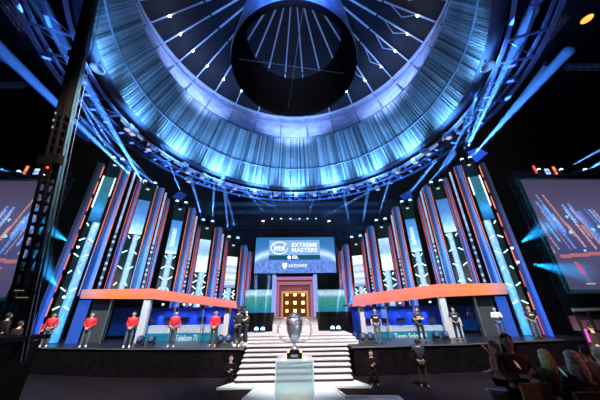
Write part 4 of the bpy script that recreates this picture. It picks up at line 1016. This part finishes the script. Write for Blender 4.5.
def person(p, rz, label, top, legs, pose='clasp', hair=hairblack, shoes=shoe_b, sleeves='long', scale=1.0, group=None, stripe=None, longhair=False, seated=False, prop=None, lean=0, cap=None):
    t = thing('person', p, label, 'person', group); t.rotation_euler = (0, 0, rz); t.scale = (scale*1.05,)*3
    A = {'clasp': [((-.2, .02, 1.42), (-.25, .03, 1.15), (-.08, -.19, .98)), ((.2, .02, 1.42), (.25, .03, 1.15), (.06, -.2, 1.0))],
         'side': [((-.2, .02, 1.42), (-.26, .04, 1.14), (-.26, -.08, .9)), ((.2, .02, 1.42), (.26, .04, 1.14), (.26, -.08, .9))],
         'back': [((-.2, .02, 1.42), (-.28, .08, 1.15), (-.1, .16, .98)), ((.2, .02, 1.42), (.28, .08, 1.15), (.1, .16, .98))],
         'cross': [((-.2, .02, 1.42), (-.27, -.08, 1.16), (.04, -.22, 1.21)), ((.2, .02, 1.42), (.27, -.08, 1.16), (-.04, -.25, 1.17))],
         'gesture': [((-.2, .02, 1.42), (-.3, -.03, 1.16), (-.3, -.28, 1.25)), ((.2, .02, 1.42), (.28, .0, 1.15), (.14, -.26, 1.1))],
         'phone': [((-.2, .02, 1.42), (-.25, -.08, 1.16), (-.06, -.3, 1.2)), ((.2, .02, 1.42), (.25, -.08, 1.16), (.1, -.32, 1.26))],
         'raise': [((-.2, .02, 1.42), (-.3, -.1, 1.3), (-.28, -.3, 1.55)), ((.2, .02, 1.42), (.27, .0, 1.15), (.2, -.2, 1.1))]}[pose]
    hl = .1
    if seated: L = [((-.1, 0, .92), (-.13, -.42, .88), (-.13, -.42, .48), (-.13, -.55, .44)), ((.1, 0, .92), (.13, -.42, .88), (.13, -.42, .48), (.13, -.55, .44))]
    else: L = [((-.1, 0, .9), (-.12, -.02, .5), (-.13, .02, .09), (-.14, -.13, .035)), ((.1, 0, .9), (.12, -.02, .5), (.13, .02, .09), (.14, -.13, .035))]
    V = [(0, 0, .97), (0, 0, 1.14), (0, 0, 1.33), (0, .01, 1.45), (0, -.005, 1.53), (0, -.02, 1.60), (0, -.01, 1.68), (0, .0, 1.745)]
    Rr = [(.15, .11), (.13, .10), (.165, .115), (.085, .08), .052, .074, .092, .06]
    E = [(i, i+1) for i in range(7)]
    V.append((0, -.118, 1.645)); Rr.append(.014); E.append((6, 8))
    for sx in (-1, 1): V.append((sx*.1, 0, 1.65)); Rr.append(.016); E.append((6, len(V)-1))
    for s, (sh, el, wr) in zip((-1, 1), A):
        i0 = len(V); V += [sh, el, wr]; Rr += [.062, .043, .028]; E += [(2, i0), (i0, i0+1), (i0+1, i0+2)]
        w_ = Vector(wr); dr = (w_-Vector(el)).normalized(); palm = w_+dr*.07; V.append(tuple(palm)); Rr.append((.035, .02)); E.append((i0+2, i0+3))
        sd = dr.cross(Vector((0, -1, 0))); sd = sd.normalized() if sd.length > .2 else Vector((1, 0, 0)); cl = dr.cross(sd).normalized()
        for f_ in range(4):
            b_ = palm+sd*(-.03+.02*f_)+dr*.035; k1 = len(V); ln = (.034, .04, .038, .03)[f_]
            V += [tuple(b_), tuple(b_+dr*ln+cl*.012)]; Rr += [.010, .008]; E += [(i0+3, k1), (k1, k1+1)]
        k1 = len(V); V += [tuple(palm-sd*.045*s), tuple(palm-sd*.06*s+dr*.035)]; Rr += [.011, .009]; E += [(i0+3, k1), (k1, k1+1)]
    for lg in L:
        i0 = len(V); V += list(lg); Rr += [.085, .058, .04, .035]; E += [(0, i0), (i0, i0+1), (i0+1, i0+2), (i0+2, i0+3)]
    skin_mesh('body', V, E, Rr, skinm, t, p, rz)
    # top
    V = [(0, 0, .93), (0, 0, 1.14), (0, 0, 1.33), (0, .01, 1.46)]; Rr = [(.175, .135), (.165, .13), (.195, .14), (.09, .09)]; E = [(0, 1), (1, 2), (2, 3)]
    for (sh, el, wr) in A:
        i0 = len(V); w2 = Vector(el).lerp(Vector(wr), .95) if sleeves == 'long' else Vector(sh).lerp(Vector(el), .75)
        if sleeves == 'long': V += [sh, el, tuple(w2)]; Rr += [.085, .068, .05]; E += [(2, i0), (i0, i0+1), (i0+1, i0+2)]
        else: V += [sh, tuple(w2)]; Rr += [.085, .07]; E += [(2, i0), (i0, i0+1)]
    skin_mesh('jacket' if sleeves == 'long' else 'shirt', V, E, Rr, top, t, p, rz)
    V = [(0, 0, .97)]; Rr = [(.16, .125)]; E = []
    for lg in L:
        i0 = len(V); an = Vector(lg[1]).lerp(Vector(lg[2]), .93); V += [lg[0], lg[1], tuple(an)]; Rr += [.105, .078, .062]; E += [(0, i0), (i0, i0+1), (i0+1, i0+2)]
    skin_mesh('trousers', V, E, Rr, legs, t, p, rz)
    for lg in L:
        a_, b_ = Vector(lg[2]), Vector(lg[3]); z0 = b_.z-.03
        mb = MB().lathe([(0, 0), (.05, 0), (.055, .03), (.05, .08), (.03, .1), (0, .1)], (0, 0, 0), 12)
        for v in mb.v: v.y = v.y*2.5; v.z = v.z*(1.0 if v.y > -.03 else .7)
        c_ = Vector(((a_.x+b_.x)/2, (a_.y+b_.y)/2+.01, z0))
        for v in mb.v: v += c_
        o = mb.build('shoe', shoes, None, True); o.parent = t
    mb = MB()
    vs = []; nu, nv_ = 14, 8
    for j in range(nv_+1):
        ph = PI*.62*j/nv_
        for i in range(nu):
            a_ = 2*PI*i/nu; fr = -math.sin(a_)              # front = -y
            lim = ph*(1 if fr < .35 else .55) * (1.15 if (longhair and fr < .3) else 1)
            rr_ = .112; vs.append((rr_*math.sin(lim)*math.cos(a_)*.95, .012-rr_*1.02*math.sin(lim)*fr*1.0, 1.69+rr_*math.cos(lim)*.98))
    mb.add(vs, [(j*nu+i, (j+1)*nu+i, (j+1)*nu+(i+1) % nu, j*nu+(i+1) % nu) for j in range(nv_) for i in range(nu)])
    if longhair:
        mb.lathe([(.09, 1.70), (.115, 1.62), (.12, 1.5), (.10, 1.38), (.02, 1.34)], (0, .03, 0), 12, R(-20), R(200))
    o = mb.build('hair' if cap is None else 'cap', hair if cap is None else cap, None, True); o.parent = t
    for sx in (-1, 1):
        o = MB().lathe([(0, -.012), (.013, 0), (0, .012)], (sx*.035, -.098, 1.675), 8).build('eye', shoe_b, None); o.parent = t
    o = MB().box((0, -.098, 1.607), (.045, .012, .01)).build('mouth', mat('lips', (.45, .15, .13), .5), None); o.parent = t
    if stripe is not None:
        o = MB().box((0, -.147, 1.29), (.22, .012, .045)).build('chest_print', stripe, None); o.parent = t
    return t
jr = mat('jacket_red', (.72, .02, .03), .55, var=.12); jeans = mat('jeans_grey', (.10, .11, .14), .7, var=.2); jb = mat('jeans_blue', (.07, .10, .2), .7, var=.3); blk = mat('shirt_black', (.012, .012, .014), .6); wht = mat('print_white', (.8, .8, .82), .5); gy = mat('sweater_grey', (.55, .55, .55), .7, var=.1); dpants = mat('trousers_black', (.015, .015, .02), .7)
YBASE = None
def stage_pt(x, y): p = atZ(x, y, SZ); p.z = SZ; return p
reds_y = 0
reds = [(41, 347.4, 'side', 'leftmost of the red-jacketed players, standing before the outer light column', shoe_w), (81, 347.8, 'clasp', 'second red-jacketed player from the left, beside the end of the booth', shoe_w), (125, 348, 'clasp', 'middle red-jacketed player, standing left of the grey booth pillar', shoe_w), (169.5, 347.6, 'side', 'fourth red-jacketed player, standing at the team name panel', shoe_w), (211.5, 347.4, 'clasp', 'rightmost of the red-jacketed players, in dark trousers near the host', mat('shoe_tan', (.4, .25, .12), .6))]
for i, (x, y, po_, lab, sh) in enumerate(reds):
    p = stage_pt(x, y); p.y += .1
    t = person(p, math.atan2(p.x, p.y)*-.7, lab, jr, jeans if i < 4 else mat('trousers_charcoal', (.04, .045, .05), .7), po_, shoes=sh, stripe=None, group='players in red jackets'); 
rightp = [(379.5, 343.6, 'side', 'player in black T-shirt standing at the inner end of the right booth', blk, jeans, hairblack, 0), (424, 342.8, 'cross', 'player in black T-shirt with folded arms standing before the team name panel', blk, dpants, hairblond, 0), (461.5, 341.2, 'side', 'long-haired player in black T-shirt beside the grey pillar of the right booth', blk, dpants, hairblack, 1), (505, 339, 'cross', 'person in light grey sweater with folded arms by the blue booth end', gy, jb, hairblack, 0), (541, 338.6, 'back', 'rightmost player in black T-shirt and jeans before the outer light column', blk, jb, hairblond, 0)]
for i, (x, y, po_, lab, tm, lm, hm, lh) in enumerate(rightp):
    p = stage_pt(x, y); p.y += .1
    person(p, -math.atan2(p.x, p.y)*.7, lab, tm, lm, po_, hair=hm, sleeves='long' if tm is gy else 'short', stripe=wht if tm is blk else None, longhair=bool(lh), shoes=shoe_b)
p = stage_pt(236, 347); person(p+Vector((0, .1, 0)), R(160), 'host in black seen from behind at the inner end of the left booth', blk, dpants, 'gesture', sleeves='short', shoes=shoe_w, scale=1.06)
p = stage_pt(243.5, 346); person(p+Vector((0, .4, 0)), R(-60), 'person in dark jacket standing right beside the host', mat('jacket_charcoal', (.03, .03, .04), .6), dpants, 'phone', shoes=shoe_w)

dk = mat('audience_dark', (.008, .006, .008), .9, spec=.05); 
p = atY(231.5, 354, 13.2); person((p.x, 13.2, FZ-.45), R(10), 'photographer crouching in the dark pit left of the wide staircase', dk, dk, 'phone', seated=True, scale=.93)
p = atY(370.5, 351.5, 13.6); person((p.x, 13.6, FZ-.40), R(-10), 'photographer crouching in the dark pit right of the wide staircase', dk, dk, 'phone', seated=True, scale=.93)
p = atY(426, 391, 12.8); person((p.x, 12.8, FZ), R(170), 'cameraman in navy shirt standing with his back turned before the right stage', mat('shirt_navy', (.006, .014, .03), .7), mat('trousers_brown', (.016, .011, .011), .7), 'phone', sleeves='short', scale=1.0)
# audience at the lower right
def aud(x, y, Y, rz, lab, top, pose, **k):
    p = atY(x, y, Y); sc = k.pop('sc', 1.0)                # (x, y) is the middle of the head
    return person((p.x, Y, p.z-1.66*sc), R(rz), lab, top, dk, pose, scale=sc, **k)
aud(493.5, 350, 7.6, -150, 'spectator in pale top raising an arm behind the woman with the phone', mat('top_pale_pink', (.45, .3, .34), .7), 'raise', hair=mat('hair_brown', (.12, .05, .03), .6))
aud(508, 346.5, 5.2, -15, 'long-haired woman in black looking down at a glowing phone', mat('top_black_red', (.05, .015, .02), .7), 'phone', hair=mat('hair_auburn', (.14, .03, .025), .5), longhair=True)
aud(546, 361, 6.0, 175, 'spectator with short blond hair seen from behind, right of the woman with the phone', mat('jacket_black_a', (.02, .015, .02), .8), 'side', hair=hairblond, longhair=True)
aud(575.5, 366, 4.6, 165, 'white-haired spectator seen from behind near the right edge', mat('jacket_plum', (.06, .02, .03), .8), 'raise', hair=hairgrey, longhair=True)
aud(587, 356, 6.6, 170, 'dark-haired spectator in brown coat in front of the white-haired one', mat('coat_brown', (.16, .08, .05), .8), 'side')
aud(600, 358, 6.0, 180, 'spectator half cut off by the right edge', mat('coat_maroon', (.12, .04, .04), .8), 'side', hair=hairgrey)
P = atY(517, 365, 4.85)
t = thing('smartphone', P, 'glowing smartphone held by the long-haired woman', 'smartphone'); Mt = Matrix.Rotation(R(35), 3, 'Y') @ Matrix.Rotation(R(-50), 3, 'X')
MB().box(P, (.075, .012, .15), M=Mt).build('case', fixblack, t); MB().box(P+Mt @ Vector((0, -.008, 0)), (.066, .004, .135), M=Mt).build('screen', emat('phone_warm', (1, .5, .4), .3), t)
P = atY(562, 372, 4.4)
t = thing('smartphone', P, 'teal-lit smartphone held up by the white-haired spectator', 'smartphone')
MB().box(P, (.075, .012, .15), M=Mt).build('case', fixblack, t); MB().box(P+Mt @ Vector((0, -.008, 0)), (.066, .004, .135), M=Mt).build('screen', emat('phone_teal', (.3, .8, .8), .25), t)
P = atY(500, 398, 5.4); bk = thing('drum_stool', (P.x, 5.4, FZ), 'round brownish drum stool with a pale rim in front of the woman with the phone', 'stool')
zt3 = atY(500, 388, 5.4).z
MB().lathe([(0, 0), (.15, 0), (.17, zt3*.5), (.17, zt3-.05), (0, zt3-.05)], (P.x, 5.4, 0), 24).build('body', mat('stool_brown', (.14, .08, .06), .6), bk, True)
MB().lathe([(.175, zt3-.06), (.19, zt3-.03), (.175, zt3), (.15, zt3-.02), (0, zt3-.02)], (P.x, 5.4, 0), 24).build('rim', mat('stool_rim', (.14, .11, .14), .4), bk, True)
# chair backs in the front of the audience
for i, (x, y, Y) in enumerate(((534, 383, 4.8), (590, 392, 4.2))):
    p = atY(x, y, Y); c_ = thing('audience_chair', (p.x, Y, FZ), ['audience chair with a striped brown coat over its back, right of the drum stool', 'dark audience chair under the white-haired spectator'][i], 'chair')
    cmat = mat('chair_cloth_brown', (.20, .12, .08), .8, bump=.5, bscale=12, var=.35, vscale=10) if i == 0 else mat('chair_cloth_dark', (.04, .02, .025), .8)
    MB().box((p.x, Y, p.z-.3), (.5, .06, .6)).build('backrest', cmat, c_); MB().box((p.x, Y+.25, p.z-.62), (.5, .5, .06)).build('seat', cmat, c_)
    for sx in (-1, 1):
        for yy in (.0, .46): MB().bar((p.x+sx*.22, Y+yy, FZ), (p.x+sx*.22, Y+yy, p.z-.62), .03).build('leg', blackmetal, c_)
a, b = atY(585, 329, 9), atY(590, 342, 9)
o = MB().tube(a, b, .03, n=8).build('glow_stick', emat('glow_magenta', (1, .1, .8), 1.2)); tag(o, 'magenta glow stick at the right edge of the hall', 'glow stick')

# dark crowd heads at far right and left edges
for i, (x, y, Y) in enumerate(((592, 330, 12), (8, 318, 12.5), (20, 326, 13))):
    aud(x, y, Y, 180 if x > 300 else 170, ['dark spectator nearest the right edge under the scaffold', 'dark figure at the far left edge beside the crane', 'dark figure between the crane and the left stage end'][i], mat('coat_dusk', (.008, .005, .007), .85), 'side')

# ------------------------------------------------------------------ light
def spot(loc, tgt, e, size, col, blend=.6, soft=.3):
    l = bpy.data.lights.new('spot', 'SPOT'); l.energy = e; l.spot_size = R(size); l.spot_blend = blend; l.color = col; l.shadow_soft_size = soft
    o = bpy.data.objects.new('spot', l); COL.objects.link(o); o.location = loc; o.rotation_euler = (Vector(loc)-Vector(tgt)).to_track_quat('Z', 'Y').to_euler(); return o
# teal wash over both wings
for sx in (-1, 1):
    spot((sx*6, 8, 9), (sx*13, 20, 8), 5200, 75, (.0, .42, .62), .9)
# front key from the ring truss
spot((-4.5, 2.5, 20), (-9.6, 17, 2), 46000, 38, (1, .96, .95))
spot((4.5, 2.5, 20), (9.6, 17, 2), 46000, 38, (1, .96, .95))
spot((0, 6, 18), (0, 20, 2), 18000, 14, (1, .93, .95))
spot((0, 2, 20), (0, 15.6, 1.0), 50000, 26, (1, .93, .93))
spot((0, 2, 16), (0, 6.6, 2), 9000, 20, (.9, .95, 1))
spot((-3, 1.5, 5), (0, 6.6, 2.4), 600, 25, (1, .75, .8))  # added spot near the camera, brightens the silver trophy
spot((3.5, 2.5, 3), (0, 6.6, 2.4), 450, 25, (.6, .9, 1))  # second added trophy spot, low on the right
# added uplights inside the ring truss, grazing the drum to brighten it
for a in range(-20, 201, 22):
    u = Vector((math.cos(R(a)), math.sin(R(a)), 0)); e = 9500 if 20 < a < 160 else 6000
    spot(RC+u*15.2+Vector((0, 0, CZ+18.2)), RC+u*18+Vector((0, 0, CZ+21.2)), e*1.35, 84, (.15, .46, 1), 1.0)
for (x, e) in ((-9, 17000), (0, 17000), (9, 17000)):  # free-hanging wash spots added to lighten the middle of the drum
    spot((x, 22, 12), (x*1.3, 37, CZ+25), e, 80, (.14, .42, 1), 1.0)
for a in range(0, 180, 60):                                  # added blue spots above the drum that brighten the clerestory band
    u = Vector((math.cos(R(a+30)), math.sin(R(a+30)), 0)); spot(RC+u*11+Vector((0, 0, CZ+31.5)), RC+u*22+Vector((0, 0, CZ+37)), 13000, 100, (.30, .45, 1), 1.0)
spot(RC+Vector((0, -14, CZ+22)), RC+Vector((0, -7, CZ+31)), 26000, 70, (.1, .28, 1), .8)
# dim red glow over the audience
spot((8, 1, 9), (7, 6, 1), 110, 70, (1, .25, .2), .8)
spot((9.5, 1.5, 6), (5.6, 5.2, 1.9), 260, 44, (1, .42, .32), .8)
spot((11, 10, 1), (19.5, 20.5, 4.6), 900, 34, (1, .85, .65), .8)  # added warm uplight for the lower border of the right screen
spot((3.2, 6.2, 3.4), (6.5, 4.8, 1.8), 70, 55, (.2, .85, .9), .8)

for m_ in bpy.data.materials:
    m_.cycles.emission_sampling = 'NONE'
# ------------------------------------------------------------------ world: haze that fills the hall
W = bpy.data.worlds.new('hall_air'); S.world = W; W.use_nodes = True; n = W.node_tree
bg = n.nodes['Background']; bg.inputs[0].default_value = (.002, .003, .008, 1); bg.inputs[1].default_value = 1
vs_ = n.nodes.new('ShaderNodeVolumeScatter'); vs_.inputs['Density'].default_value = .00025; vs_.inputs['Anisotropy'].default_value = .0
n.links.new(vs_.outputs[0], n.nodes['World Output'].inputs['Volume'])
